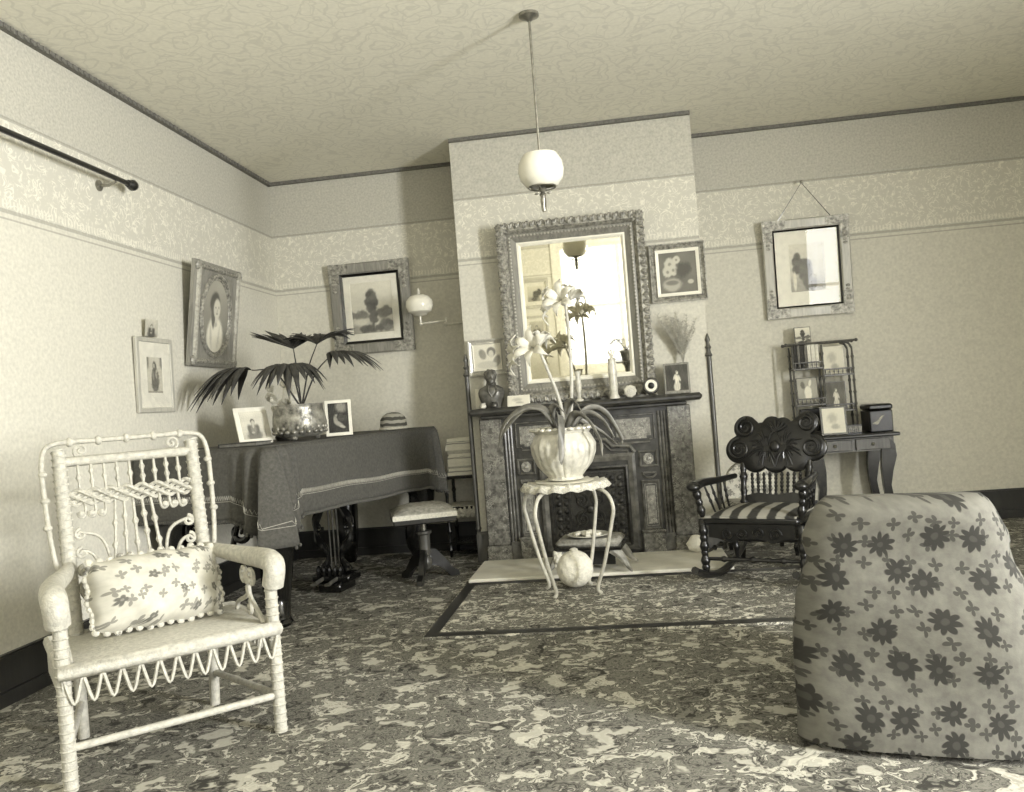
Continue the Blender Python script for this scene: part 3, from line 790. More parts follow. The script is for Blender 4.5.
mb = MB(); mb.tube([(0.200*math.cos(a*PI/24), -0.026, H_/2+0.262*math.sin(a*PI/24)) for a in range(48)], 0.016, 8, True)
mb.tube([(0.180*math.cos(a*PI/24), -0.026, H_/2+0.242*math.sin(a*PI/24)) for a in range(48)], 0.007, 6, True); mb.build('oval_moulding', 'gilt', op)
def oval_print(name, a, b, y, zc, fn, parent, rings=26, n=48):
    mb = MB(); vals = []
    mb.v.append((0, y, zc)); vals.append((0, 0))
    for r in range(1, rings+1):
        for k in range(n):
            t = 2*PI*k/n; u, v_ = r/rings*math.cos(t), r/rings*math.sin(t)
            mb.v.append((a*u, y, zc+b*v_)); vals.append((u, v_))
    for k in range(n): mb.f.append((0, 1+k, 1+(k+1) % n))
    for r in range(rings-1):
        for k in range(n): mb.f.append((1+r*n+k, 1+(r+1)*n+k, 1+(r+1)*n+(k+1) % n, 1+r*n+(k+1) % n))
    A = np.array(vals); g = np.clip(fn(A[:, 0], A[:, 1]), 0, 1)
    me = bpy.data.meshes.new(name); me.from_pydata(mb.v, [], mb.f)
    at = me.color_attributes.new('Col', 'FLOAT_COLOR', 'POINT')
    L = [np.where(g*k <= 0.04045, g*k/12.92, ((g*k+0.055)/1.055)**2.4) for k in (1, TG, TB)]
    at.data.foreach_set('color', np.stack(L+[np.ones_like(g)], 1).ravel().astype(np.float32))
    me.materials.append(M['print']); o = bpy.data.objects.new(name, me); COL.objects.link(o); o.parent = parent; return o
oval_print('print', 0.182, 0.244, -0.0235, H_/2, girl, op)
picture('mother_picture', 'narrow white framed print of a veiled mother on the left wall', 'picture', XLW(4.65, 1.205, 0.02), 0.385, 0.43, 0.028, 0.02, 'framelight', saint, 0.085, 'flat')
sc_ = thing('photo_card', 'small photo card standing on the narrow white framed print', 'card'); sc_.matrix_world = XLW(4.62, 1.6385, 0.12, 0.03)
print_plane('print', 0.13, 0.10, sitter(0.3, 0.7, 4), sc_, 0, 0, 24)
# curtain pole end
cp = thing('curtain_pole', 'dark curtain pole with round finial high on the left wall', 'curtain pole', (XL+0.10, 4.42, 2.455))
mb = MB(); mb.tube([(0, -0.02, 0), (0, -1.9, 0)], 0.014, 10); mb.build('pole', 'darkwood', cp)
mb = MB(); mb.lathe([(0.012, -0.05), (0.02, -0.045), (0.012, -0.035), (0.014, -0.03), (0.026, -0.02), (0.032, 0), (0.026, 0.02), (0.010, 0.032)], 14, RX(-PI/2)); mb.build('finial', 'darkwood', cp)
for yy in (-0.16, -1.75):
    mb = MB(); mb.tube([(-0.1, yy, -0.03), (-0.04, yy, -0.035), (0, yy, -0.018)], 0.008, 8); mb.lathe([(0.03, -0.004), (0.03, 0.006), (0.012, 0.01)], 12, T(-0.098, yy, -0.03) @ RY(PI/2)); mb.build('bracket', 'brass', cp)
# chimney-breast pictures
picture('flower_picture', 'gilt framed flower painting on chimney breast to right of mirror', 'picture', T(0.447, YC-0.004, 1.705) @ RX(0.02), 0.375, 0.40, 0.04, 0.03, 'gilt', pansies, None, 'cove', (0.022, 'white'), False, n=48)
picture('heads_picture', 'white framed print of two dreamy heads above the small bust', 'picture', T(-0.918, YC-0.004, 1.308) @ RX(0.03), 0.27, 0.255, 0.035, 0.02, 'framelight', twohead, None, 'cove', (0.006, 'white'), True, n=48)

# ================================================================== OVERMANTEL MIRROR
mr = thing('overmantel_mirror', 'large carved gilt mirror leaning above the mantel shelf', 'mirror', (FX+0.005, YC-0.012, SHELF+0.008), rot=(0.062, 0, 0))
MW, MH = 1.03, 1.265
mb = MB(); mb.rectsweep(MW, MH, [(0.012, 0), (0.012, -0.05), (0.03, -0.075), (0.06, -0.08), (0.075, -0.06), (0.085, -0.045), (0.085, 0)], T(0, 0, MH/2)); fr = mb.build('frame', 'gilt', mr, 30)
mb = MB(); mb.rectsweep(MW-0.17, MH-0.17, [(0, 0), (0, -0.05), (0.015, -0.055), (0.03, -0.04), (0.055, -0.025), (0.055, 0)], T(0, 0, MH/2)); mb.build('inner_frame', 'framemid', mr, 30)
mb = MB(); mb.rectsweep(MW-0.285, MH-0.285, [(0, 0), (0, -0.026), (0.012, -0.028), (0.028, -0.012), (0.028, 0)], T(0, 0, MH/2)); mb.build('slip', 'white', mr, 30)
mb = MB(); mb.box((0, -0.006, MH/2), (MW-0.3, 0.004, MH-0.3)); mb.build('mirror_glass', 'mirror', mr, 0)
def rail_ornament(mb, w_, h_, ins, y, step, fn):
    for side in range(4):
        L = (w_ if side % 2 == 0 else h_)-2*ins; k = max(1, int(round(L/step)))
        for i in range(k):
            t = -L/2+L*(i+0.5)/k
            c = [(t, y, ins), (w_/2-ins, y, h_/2+t), (t, y, h_-ins), (-w_/2+ins, y, h_/2+t)][side]
            fn(mb, T(*c) @ RY([PI, -PI/2, 0, PI/2][side] if side % 2 == 0 else [0, PI/2, 0, -PI/2][side]))
def acanthus(mb, X):
    for s in (-1, 1):
        mb.sph((s*0.013, -0.004, 0.004), (0.012, 0.012, 0.028), 8, 5, X @ RY(s*0.45))
    mb.sph((0, -0.012, -0.006), (0.009, 0.012, 0.022), 8, 5, X)
mb = MB(); rail_ornament(mb, MW, MH, 0.028, -0.07, 0.052, acanthus)
o = mb.build('acanthus_carving', 'gilt', fr); o['kind'] = 'stuff'
mb = MB(); rail_ornament(mb, MW, MH, 0.10, -0.05, 0.024, lambda b, X: b.sph((0, 0, 0), (0.0095, 0.008, 0.0075), 6, 4, X))
o = mb.build('bead_moulding', 'giltlight', fr); o['kind'] = 'stuff'
for sx in (-1, 1):
    for sz in (0.055, MH-0.055):
        mb = MB()
        for k in range(6):
            mb.sph((0, -0.072, 0.022), (0.012, 0.012, 0.022), 8, 5, T(sx*(MW/2-0.055), 0, sz) @ RY(k*PI/3))
        mb.sph((sx*(MW/2-0.055), -0.085, sz), (0.018, 0.014, 0.018), 8, 6); mb.build('corner_leaf', 'gilt', mr)

# ================================================================== SQUARE PIANO
PA = -0.206; PN = (-1.81, 4.2, 0.0)
pn = thing('square_piano', 'dark square piano with carved legs hidden under a fringed cloth', 'piano', PN, PA)
PD, PL, PTOP = 0.86, 2.05, 0.965
mb = MB(); mb.box((-PD/2, PL/2, (0.66+PTOP)/2), (PD-0.02, PL-0.02, PTOP-0.66), b=0.02); mb.build('case', 'darkwood', pn)
mb = MB(); mb.box((-PD/2, PL/2, 0.64), (PD-0.06, PL-0.06, 0.06), b=0.015)
mb.tube(bez([(-0.03, 0.05, 0.61), (-0.03, 0.5, 0.625), (-0.03, 1.0, 0.60), (-0.03, 1.6, 0.625), (-0.03, 2.09, 0.61)], 8), 0.022, 8); mb.build('bottom_moulding', 'darkwood', pn)
def piano_leg(sx, sy):
    """cabriole leg in local coordinates, knee pushed towards (sx,sy)"""
    mb = MB()
    path = bez([(0, 0, 0.63), (sx*0.05, sy*0.05, 0.55), (sx*0.055, sy*0.055, 0.44), (sx*0.0, sy*0.0, 0.25), (-sx*0.012, -sy*0.012, 0.14), (sx*0.03, sy*0.03, 0.05), (sx*0.05, sy*0.05, 0.02)], 6)
    n = len(path); R = []
    for i in range(n):
        t = i/(n-1); R.append(0.085*(1-t)**0.8+0.034+0.022*max(0, (t-0.82)/0.18))
    mb.tube(path, R, 10)
    mb.sph((sx*0.05, sy*0.05, 0.03), (0.065, 0.065, 0.03), 12, 6)
    for k in (-1, 1):    # leaf carving on the knee
        for i in range(4):
            mb.sph((sx*(0.10-0.012*i)-sy*k*0.035, sy*(0.10-0.012*i)+sx*k*0.035, 0.55-i*0.06), (0.026, 0.026, 0.042), 8, 6)
    for i in range(6): mb.sph((sx*(0.125-0.012*i), sy*(0.125-0.012*i), 0.56-i*0.055), (0.022, 0.022, 0.034), 8, 6)
    return mb
for (x, y, sx, sy) in ((-0.15, 0.2, 0.7, -0.7), (-0.15, 1.94, 0.7, 0.7), (-0.72, 0.2, -0.5, -0.7), (-0.72, 1.94, -0.5, 0.7)):
    o = piano_leg(sx, sy).build('leg', 'ebony', pn); o.location = (x, y, 0)
# scrolled brackets beside the near leg
for (x, s) in ((-0.28, -1), (-0.55, 1)):
    mb = MB(); mb.tube(spiral((x, 0.09, 0.53), 0.07, 1.4, PI/2, s), [0.022-0.012*i/26 for i in range(27)], 8)
    mb.tube(bez([(x, 0.09, 0.60), (x+s*0.05, 0.09, 0.42), (x-s*0.05, 0.09, 0.34)], 6), 0.016, 8); mb.build('scroll_bracket', 'ebony', pn)
ly = MB(); cx, cy = -0.30, 1.05
for s in (-1, 1):
    ly.tube(bez([(cx, cy+s*0.07, 0.66), (cx, cy+s*0.05, 0.56), (cx, cy+s*0.12, 0.45), (cx, cy+s*0.12, 0.33), (cx, cy+s*0.05, 0.22), (cx, cy+s*0.09, 0.12)], 7), [0.022+0.008*math.sin(i*0.6) for i in range(36)], 8)
    ly.tube(spiral((0, 0, 0), 0.035, 1.3, 0, s, 18, T(cx, cy+s*0.11, 0.40) @ RZ(PI/2)), 0.010, 6)
ly.box((cx, cy, 0.66), (0.10, 0.28, 0.05), b=0.01)
lyo = ly.build('pedal_lyre', 'ebony', pn)
mb = MB()
for s in (-1, 0, 1): mb.tube([(cx, cy+s*0.03, 0.14), (cx, cy+s*0.03, 0.64)], 0.006, 6)
mb.build('rod', 'bronze', lyo)
mb = MB(); mb.box((cx, cy, 0.085), (0.16, 0.27, 0.05), b=0.012); mb.box((cx, cy, 0.03), (0.20, 0.16, 0.06), b=0.01)
for k in range(5): mb.sph((cx+0.075, cy-0.08+k*0.04, 0.13), (0.02, 0.016, 0.04), 8, 6)
mb.build('lyre_base', 'ebony', lyo)
for s in (-1, 1):
    mb = MB(); mb.tube([(cx+0.05, cy+s*0.05, 0.09), (cx+0.17, cy+s*0.05, 0.075)], 0.013, 8, flat=0.5); mb.sph((cx+0.19, cy+s*0.05, 0.073), (0.03, 0.022, 0.01), 10, 6); mb.build('pedal', 'brass', lyo)

lyo.matrix_local = T(cx, cy, 0) @ RZ(-PI/2) @ T(-cx, -cy, 0)
# ------------------------------------------------------------------ cloth over the piano
pc = thing('piano_cloth', 'dark fringed cloth with stitched border draped over the square piano', 'cloth', PN, PA)
per = [(-PD, 0.0), (0.0, 0.0), (0.0, PL), (-PD, PL)]     # near-left, near-right, far-right, far-left
def skirt_pt(s, t, drop=None, out=0.0):
    """s along perimeter (near end, front side, far end), t 0..1 downwards"""
    L1, L2, L3 = PD, PL, PD
    d = s*(L1+L2+L3); r = 0.05
    if d <= L1: p = Vector((-PD+d, 0)); nrm = Vector((0, -1)); e = L1-d; e0 = e
    elif d <= L1+L2: p = Vector((0, d-L1)); nrm = Vector((1, 0)); e = min(d-L1, L1+L2-d)
    else: p = Vector((-(d-L1-L2), PL)); nrm = Vector((0, 1)); e = d-L1-L2
    near = abs(d-L1) < abs(d-L1-L2)
    cdist = abs(d-L1) if near else abs(d-L1-L2)
    cs = (1 if d <= L1 else -1) if near else (1 if d <= L1+L2 else -1)
    g = max(0.0, 1-cdist/0.24)
    corner = Vector((0, 0)) if near else Vector((0, PL))
    diag = (Vector((1, -1)) if near else Vector((1, 1))).normalized()
    hem = 0.605-0.055*((d-L1)/L2 if L1 <= d <= L1+L2 else (0 if d < L1 else 1)) + 0.004*math.sin(d*9)
    hem -= (0.15 if near else 0.07)*g**1.3
    rip = math.sin(cdist*2*PI/0.105+0.6)
    g *= 1.0 if near else 0.5
    off = 0.012+0.03*t*(0.3+0.7*abs(math.sin(d*5.2)))*0.5 + g*t**0.45*(0.065*rip+0.04)
    q = p + nrm*off + diag*(g*g*t*0.03)
    z = PTOP+0.006-t*(PTOP+0.006-hem)
    if t < 0.06: q = p + nrm*(0.004+0.008*t/0.06)
    return Vector((q.x, q.y, z)), Vector((nrm.x, nrm.y, 0)), hem
NS, NTt = 300, 16
mb = MB(); mb.grid(lambda a, b: skirt_pt(a, b)[0], NS, NTt)
# top sheet
mb.grid(lambda a, b: (-PD+a*PD, b*PL, PTOP+0.006+0.0008*math.sin(a*40)*math.sin(b*60)), 10, 24)
o = mb.build('drape', 'cloth', pc, 60)
sm = o.modifiers.new('thick', 'SOLIDIFY'); sm.thickness = 0.004; sm.offset = 1
# stitched border
mb = MB(); PTS = []
def on_cloth(s, zabove, out):
    _, n_, hem = skirt_pt(s, 1.0)
    t = 1-(zabove)/(PTOP-hem); p, n_, _ = skirt_pt(s, t); return p+n_*out
k = 330
for row, zz in ((0, 0.100),):
    mb.tube([on_cloth(i/k, zz, 0.007) for i in range(k+1)], 0.0016, 4)
mb.tube([on_cloth(i/(k*2), 0.118+(0.011 if i % 2 else -0.011), 0.007) for i in range(k*2+1)], 0.0022, 4)
o = mb.build('stitched_border', 'thread', pc)
mb = MB()
for i in range(260):
    p, n_, hem = skirt_pt((i+0.5)/260, 1.0); r = 0.009
    mb.sph((p.x+n_.x*0.004, p.y+n_.y*0.004, p.z-0.004), (0.010, 0.010, 0.011), 6, 4)
o = mb.build('scalloped_fringe', 'cloth', pc); o['kind'] = 'stuff'
CT = PTOP+0.0115
def on_piano(x, y, z=CT):
    c, s_ = math.cos(PA), math.sin(PA)
    return (PN[0]+x*c-y*s_, PN[1]+x*s_+y*c, z)

# ------------------------------------------------------------------ potted fan palm
PP = Vector((-1.945, 5.0, CT))
pp = thing('potted_palm', 'fan palm in a hammered metal pot on the piano', 'potted plant', PP)
def hrib(a, z): return 1+0.018*math.sin(9*a+z*40)+0.012*math.sin(23*a)
mb = MB(); mb.lathe([(0.10, 0.018), (0.135, 0.03), (0.155, 0.06), (0.160, 0.10), (0.152, 0.15), (0.146, 0.19), (0.150, 0.205), (0.152, 0.215), (0.140, 0.215), (0.136, 0.19)], 40, None, hrib); pot = mb.build('pot', 'hammered', pp)
mb = MB()
for k in range(22):
    a = 2*PI*k/22; mb.sph((0.152*math.cos(a), 0.152*math.sin(a), 0.05), (0.016, 0.016, 0.013), 8, 5)
    mb.sph((0.155*math.cos(a+0.14), 0.155*math.sin(a+0.14), 0.075), (0.012, 0.012, 0.016), 8, 5)
mb.build('embossed_band', 'hammered', pot)
for k in range(3):
    a = 2*PI*k/3-PI/2; mb = MB(); mb.sph((0.1*math.cos(a), 0.1*math.sin(a), 0.014), (0.022, 0.022, 0.014), 8, 6); mb.build('foot', 'hammered', pp)
mb = MB(); mb.lathe([(0.001, 0.195), (0.138, 0.195), (0.138, 0.18)], 24); mb.build('soil', 'soil', pp)
def frond(root, hub, axis, side, spread, L, droop, n=15, mat='leaf', base=(0.02, 0, 0.19), rise=0.05, lift=0.0):
    hub = Vector(hub)-PP; base = Vector(base); axis = Vector(axis).normalized(); side = Vector(side).normalized()
    nrm = axis.cross(side).normalized()
    mid = base*0.5+hub*0.5+Vector((0, 0, rise))
    mb = MB(); pts = bez([base, mid, hub], 8); mb.tube(pts, [0.006-0.003*i/len(pts) for i in range(len(pts))], 6)
    for i in range(n):
        f_ = i/(n-1)*2-1; th = f_*spread
        d = (axis*math.cos(th)+side*math.sin(th)+Vector((0, 0, lift))).normalized()
        sd = (side*math.cos(th)-axis*math.sin(th))
        LL = L*(1-0.22*abs(f_)**1.5)*(0.93+0.14*random.random())
        hw = LL*math.sin(spread/(n-1))*1.0
        dr = droop*(0.8+0.4*random.random()); K = 7; V = []
        for k in range(K+1):
            t = k/K
            c = hub+d*(LL*t)+Vector((0, 0, -dr*t**2.2*LL))+nrm*(0.02*math.sin(t*PI))
            wd = hw*(t/0.6 if t < 0.6 else max(0.03, (1-(t-0.6)/0.4)**0.7))
            V += [c-sd*wd, c+nrm*wd*0.30, c+sd*wd]
        F = []
        for k in range(K):
            for q in (0, 1): F.append((k*3+q, k*3+q+1, k*3+q+4, k*3+q+3))
        mb.add(V, F)
    o = mb.build('frond', mat, root, 30); s_ = o.modifiers.new('thick', 'SOLIDIFY'); s_.thickness = 0.0015
    return o
frond(pp, (-1.925, 4.94, 1.525), (-0.80, 0.60, 0.0), (0.60, 0.80, 0.0), 1.3, 0.37, 0.30, 21, lift=0.78)
frond(pp, (-1.80, 5.0, 1.545), (0.25, 0.95, 0.0), (0.95, -0.25, 0.0), 1.8, 0.37, 0.50, 27, lift=0.95)
frond(pp, (-1.72, 5.0, 1.47), (0.9, -0.25, 0.0), (0.25, 0.9, 0.0), 1.0, 0.32, 0.42, 13, lift=0.1)
frond(pp, (-1.93, 4.86, 1.405), (0.1, -0.9, 0.0), (0.95, 0.1, 0.0), 2.0, 0.27, 0.75, 19, lift=0.25)
frond(pp, (-2.20, 4.95, 1.42), (-0.9, -0.35, 0.0), (0.35, -0.9, 0.0), 1.2, 0.37, 0.62, 15, rise=0.1, lift=0.12)

# white blossoms beside the pot
fb = thing('flower_bunch', 'small bunch of white blossoms at the left of the palm pot', 'flowers', (-2.13, 5.17, CT))
mb = MB(); mb.lathe([(0.035, 0), (0.045, 0.02), (0.03, 0.08), (0.028, 0.12), (0.042, 0.15), (0.036, 0.15), (0.02, 0.11)], 16); mb.build('vase', 'bronze', fb)
for k in range(16):
    a = random.random()*6.28; r = 0.085*math.sqrt(random.random()); h = 0.19+random.random()*0.17
    c = Vector((0.05*random.random()+r*math.cos(a), r*math.sin(a)*0.7, h)); mb = MB(); mb.tube([(0, 0, 0.13), c*0.6+Vector((0, 0, 0.07)), c], 0.0025, 5)
    for q in range(5):
        b = q*2*PI/5+a; mb.sph((0.014*math.cos(b), -0.01, 0.014*math.sin(b)), (0.016, 0.008, 0.016), 6, 4, T(*c))
    mb.build('blossom', 'petal', fb)

# standing photographs, book and knitted dome
def standing(name, label, x, y, z, rz, lean, w_, h_, fn, border, mat='card', group=None):
    r = thing(name, label, 'photograph', group=group); r.matrix_world = T(x, y, z) @ RZ(rz) @ RX(-lean)
    mb = MB(); mb.box((0, 0.006, h_/2+0.003), (w_, 0.008, h_), b=0.002); mb.build('mount', mat, r, 0)
    print_plane('print', w_-2*border, h_-2*border, fn, r, border+0.003, -0.0005, 36)
    tl = math.tan(lean); k = 0.07*h_/0.25
    mb = MB(); mb.prism([(0, 0.011*tl+0.004), (k, (k+0.011)*tl+0.002), (0, h_*0.7)], 0.003, T(0, 0.011, 0) @ Matrix(((0, 0, 1, 0), (1, 0, 0, 0), (0, 1, 0, 0), (0, 0, 0, 1)))); mb.build('strut', 'midwood', r, 0)
    return r
standing('photograph', 'pale photograph of a seated sitter leaning on the piano near the wicker chair', -2.17, 4.88, CT, 0.75, 0.42, 0.20, 0.24, sitter(0.42, 0.80, 5), 0.03, group='photographs on the piano')
standing('photograph', 'dark photograph of a reclining reader beside the palm pot', -1.785, 5.25, CT, 0.30, 0.18, 0.165, 0.23, reader, 0.02, group='photographs on the piano')
mb = MB()
bx, by, bz = on_piano(-0.16, 0.16)
bk = thing('music_book', 'thin dark music book lying on the near end of the piano', 'book', (bx-0.13, by+0.10, bz), PA+0.1)
mb.box((0, 0, 0.011), (0.22, 0.16, 0.014)); mb.build('pages', 'book3', bk, 0)
mb = MB(); mb.box((0, 0, 0.002), (0.23, 0.17, 0.004), b=0.001); mb.box((0, 0, 0.02), (0.23, 0.17, 0.004), b=0.001); mb.box((-0.113, 0, 0.011), (0.004, 0.17, 0.02)); mb.build('cover', 'book1', bk, 0)
kd = thing('knitted_cosy', 'small striped knitted dome on the far end of the piano', 'cosy', (-1.63, 5.98, CT))
mb = MB(); mb.lathe([(0.095, 0.0), (0.097, 0.03), (0.092, 0.07), (0.075, 0.10), (0.045, 0.118), (0.01, 0.124)], 24, None, lambda a, z: 1+0.02*math.sin(12*a+z*60)); mb.build('dome', 'cosy', kd)
mb = MB(); mb.tube([(0.097*math.cos(a*PI/12), 0.097*math.sin(a*PI/12), 0.009) for a in range(24)], 0.009, 6, True); mb.build('rim', 'fringe', kd)

# ------------------------------------------------------------------ piano stool
ps = thing('piano_stool', 'square cushioned piano stool on a turned pedestal before the piano', 'stool', (-1.345, 5.47, 0), 0.32)
mb = MB()
def pad(a, b):
    x, y = (a-0.5)*2, (b-0.5)*2
    return (x*0.195, y*0.195, 0.455+0.042*(1-x**4)*(1-y**4)+0.003*math.sin(14*x)*math.sin(14*y))
mb.grid(pad, 16, 16); mb.box((0, 0, 0.44), (0.39, 0.39, 0.03)); mb.build('cushion', 'velvet', ps)
mb = MB(); mb.box((0, 0, 0.405), (0.40, 0.40, 0.045), b=0.008); fr = mb.build('seat_frame', 'darkwood', ps)
mb = MB(); mb.rectsweep(0.405, 0.405, [(0, -0.015), (0, 0.015), (0.006, 0.015), (0.006, -0.015)], T(0, 0, 0.432) @ RX(PI/2)); mb.build('braid', 'fringe', ps, 0)
mb = MB(); mb.lathe([(0.018, 0.30), (0.018, 0.385)], 12); mb.build('screw', 'brass', ps)
mb = MB(); mb.lathe([(0.025, 0.07), (0.04, 0.09), (0.045, 0.12), (0.03, 0.15), (0.04, 0.17), (0.036, 0.2), (0.038, 0.29), (0.05, 0.30), (0.05, 0.315), (0.03, 0.32)], 14); mb.build('pedestal', 'midwood', ps)
for k in range(3):
    mb = MB(); a = 2*PI*k/3-PI/2-0.32
    prof = [(0.02, 0.09), (0.02, 0.20), (0.07, 0.19), (0.13, 0.12), (0.17, 0.06), (0.215, 0.03), (0.22, 0.0), (0.16, 0.0), (0.13, 0.04), (0.08, 0.08)]
    mb.prism(prof, 0.035, RZ(a) @ T(0, 0.0175, 0) @ RX(PI/2)); mb.build('leg', 'darkwood', ps, 0)

# ------------------------------------------------------------------ low music stand with papers, left of the chimney breast
ms = thing('music_stand', 'low dark shelf stand tucked between piano and chimney breast', 'stand', (-1.225, 6.36, 0))
for z in (0.10, 0.36, 0.585):
    mb = MB(); mb.box((0, 0, z), (0.25, 0.30, 0.022), b=0.005); mb.build('shelf', 'ebony', ms)
for sx in (-1, 1):
    for sy in (-1, 1):
        mb = MB(); spindle(mb, (sx*0.11, sy*0.135, 0), (sx*0.11, sy*0.135, 0.63), 0.012, [(0.08, 0.018), (0.3, 0.018), (0.5, 0.018), (0.75, 0.018), (0.97, 0.017)]); mb.build('post', 'ebony', ms)
mb = MB()
for k in range(30): mb.sph((-0.12+0.24*k/29, -0.155, 0.345-0.03*abs(math.sin(k*0.75))), (0.012, 0.006, 0.03), 6, 5)
mb.box((0, -0.004, 0.373), (0.235, 0.30, 0.004)); o = mb.build('lace_edging', 'lace', ms)
zz = 0.5965
for i in range(13):
    h = 0.013+0.014*random.random(); mb = MB(); mb.box((0, 0, h/2), (0.19-0.02*random.random(), 0.24, h), b=0.002)
    o = tag(mb.build('sheet_music', ['card', 'paper', 'card', 'book4', 'card'][i % 5], None, 0), 'pale folio in the pile of sheet music beside the chimney breast', 'sheet music', 'pile of sheet music')
    o.location = (-1.225+random.uniform(-0.006, 0.006), 6.36, zz); o.rotation_euler[2] = random.uniform(-0.06, 0.06); zz += h+0.0005

# ------------------------------------------------------------------ gas bracket and hanging lamp
gb = thing('gas_bracket', 'jointed brass gas bracket with opal globe on the chimney side', 'wall lamp', (XA, 6.25, 1.72))
mb = MB(); mb.lathe([(0.045, -0.002), (0.045, 0.008), (0.025, 0.016), (0.012, 0.03)], 16, RY(-PI/2)); mb.build('rosette', 'brass', gb)
mb = MB(); mb.tube([(-0.02, 0, 0), (-0.17, 0, -0.005)], 0.009, 8); mb.sph((-0.17, 0, 0), 0.018, 10, 6); mb.tube([(-0.17, 0, -0.01), (-0.17, 0, 0.05)], 0.010, 8); mb.tube([(-0.17, 0, 0.025), (-0.36, 0, 0.022)], 0.007, 8); mb.sph((-0.36, 0, 0.02), 0.014, 8, 6); mb.build('arm', 'wire', gb)
mb = MB(); mb.tube([(-0.36, 0, 0.01), (-0.36, 0, 0.075)], 0.009, 8); mb.lathe([(0.012, 0.075), (0.05, 0.085), (0.055, 0.092), (0.045, 0.092)], 16, T(-0.36, 0, 0)); mb.build('gallery', 'wire', gb)
mb = MB(); mb.lathe([(0.048, 0.092), (0.085, 0.11), (0.102, 0.15), (0.098, 0.19), (0.075, 0.222), (0.042, 0.235), (0.040, 0.228), (0.070, 0.216), (0.092, 0.19), (0.096, 0.15), (0.08, 0.114), (0.044, 0.098)], 28, T(-0.36, 0, 0)); mb.build('globe', 'globe', gb)
mb = MB(); mb.lathe([(0.010, 0.08), (0.012, 0.2), (0.012, 0.265), (0.004, 0.285)], 10, T(-0.36, 0, 0)); mb.build('burner_tube', 'ceramic', gb)

hl = thing('hanging_lamp', 'hanging gas lamp with round opal globe before the mirror', 'lamp', (-0.306, 4.2, ZC))
D = 2.228-ZC
mb = MB(); mb.lathe([(0.05, -0.001), (0.05, -0.015), (0.02, -0.03), (0.008, -0.04)], 16); mb.build('ceiling_rose', 'brass', hl)
mb = MB(); mb.tube([(0, 0, -0.03), (0, 0, D-0.17)], 0.0065, 8); mb.build('rod', 'brass', hl)
mb = MB(); mb.lathe([(0.05, D+0.085), (0.085, D+0.075), (0.108, D+0.035), (0.113, D-0.005), (0.105, D-0.045), (0.08, D-0.078), (0.066, D-0.084), (0.064, D-0.078), (0.078, D-0.072), (0.1, D-0.04), (0.108, D-0.005), (0.103, D+0.033), (0.082, D+0.07), (0.048, D+0.08)], 32); mb.build('globe', 'globe', hl)
mb = MB(); mb.tube([(0.068*math.cos(a*PI/14), 0.068*math.sin(a*PI/14), D-0.085) for a in range(28)], 0.004, 6, True)
for k in range(3):
    a = k*2*PI/3+0.4; mb.tube([(0, 0, D-0.10), (0.068*math.cos(a), 0.068*math.sin(a), D-0.085)], 0.003, 6)
mb.build('gallery_ring', 'brass', hl)
mb = MB(); mb.lathe([(0.008, D-0.205), (0.012, D-0.195), (0.007, D-0.175), (0.012, D-0.165), (0.012, D-0.13), (0.018, D-0.122), (0.01, D-0.11), (0.02, D-0.095), (0.012, D-0.075)], 12)
for s in (-1, 1): mb.tube([(s*0.009, 0, D-0.20), (s*0.013, 0, D-0.14)], 0.003, 5); mb.sph((s*0.03, 0, D-0.115), (0.012, 0.004, 0.006), 8, 5)
mb.build('burner', 'brass', hl)

# ================================================================== THINGS ON THE MANTEL SHELF
def stroke(pts, r, n=8):
    mb = MB(); mb.tube(pts, r, n); return mb
bu = thing('portrait_bust', 'small dark bust of a man in a coat on the left of the mantel', 'bust', (-0.89, 5.88, SHELF), 0.25)
def ell(name_r, zc): pass
mb = MB(); prof = [(0.001, 0), (0.066, 0.0), (0.070, 0.02), (0.080, 0.05), (0.092, 0.085), (0.094, 0.11), (0.084, 0.135), (0.056, 0.152), (0.037, 0.160), (0.033, 0.175), (0.030, 0.185), (0.001, 0.19)]
mb.lathe(prof, 20, SC(1, 0.60, 1)); mb.build('shoulders', 'bustbronze', bu)
mb = MB(); mb.sph((0, -0.006, 0.215), (0.038, 0.044, 0.052), 16, 12); mb.sph((0, -0.045, 0.212), (0.008, 0.012, 0.012), 8, 6); mb.sph((0, -0.035, 0.185), (0.026, 0.022, 0.024), 10, 8)
for s in (-1, 1): mb.sph((s*0.036, 0.004, 0.213), (0.006, 0.01, 0.013), 8, 6); mb.sph((s*0.014, -0.04, 0.226), (0.010, 0.006, 0.004), 8, 5)
hd = mb.build('head', 'bustbronze', bu)
mb = MB()
for k in range(18):
    a = k*2.4; h = 0.232+0.03*(k/18); r = 0.036*math.sqrt(max(0.05, 1-(k/18)**2)); mb.sph((r*math.cos(a), 0.008+r*math.sin(a)*0.9, h), (0.014, 0.014, 0.012), 7, 5)
mb.build('hair', 'bustbronze', hd)
mb = MB()
for s in (-1, 1): mb.tube(bez([(s*0.02, -0.035, 0.155), (s*0.03, -0.058, 0.12), (s*0.006, -0.06, 0.075)], 5), 0.006, 6)
mb.build('lapel', 'bustbronze', bu)
standing('photograph', 'plain white card propped behind the small bust on mantel', -0.965, 5.945, SHELF, 0, 0.1, 0.11, 0.14, lambda U, V: 0.9+0*U, 0.008, group='cards on the mantel')
standing('photograph', 'low white card leaning under the left foot of the mirror', -0.70, 5.80, SHELF, 0.0, 0.3, 0.155, 0.075, vignette_pr, 0.006, group='cards on the mantel')
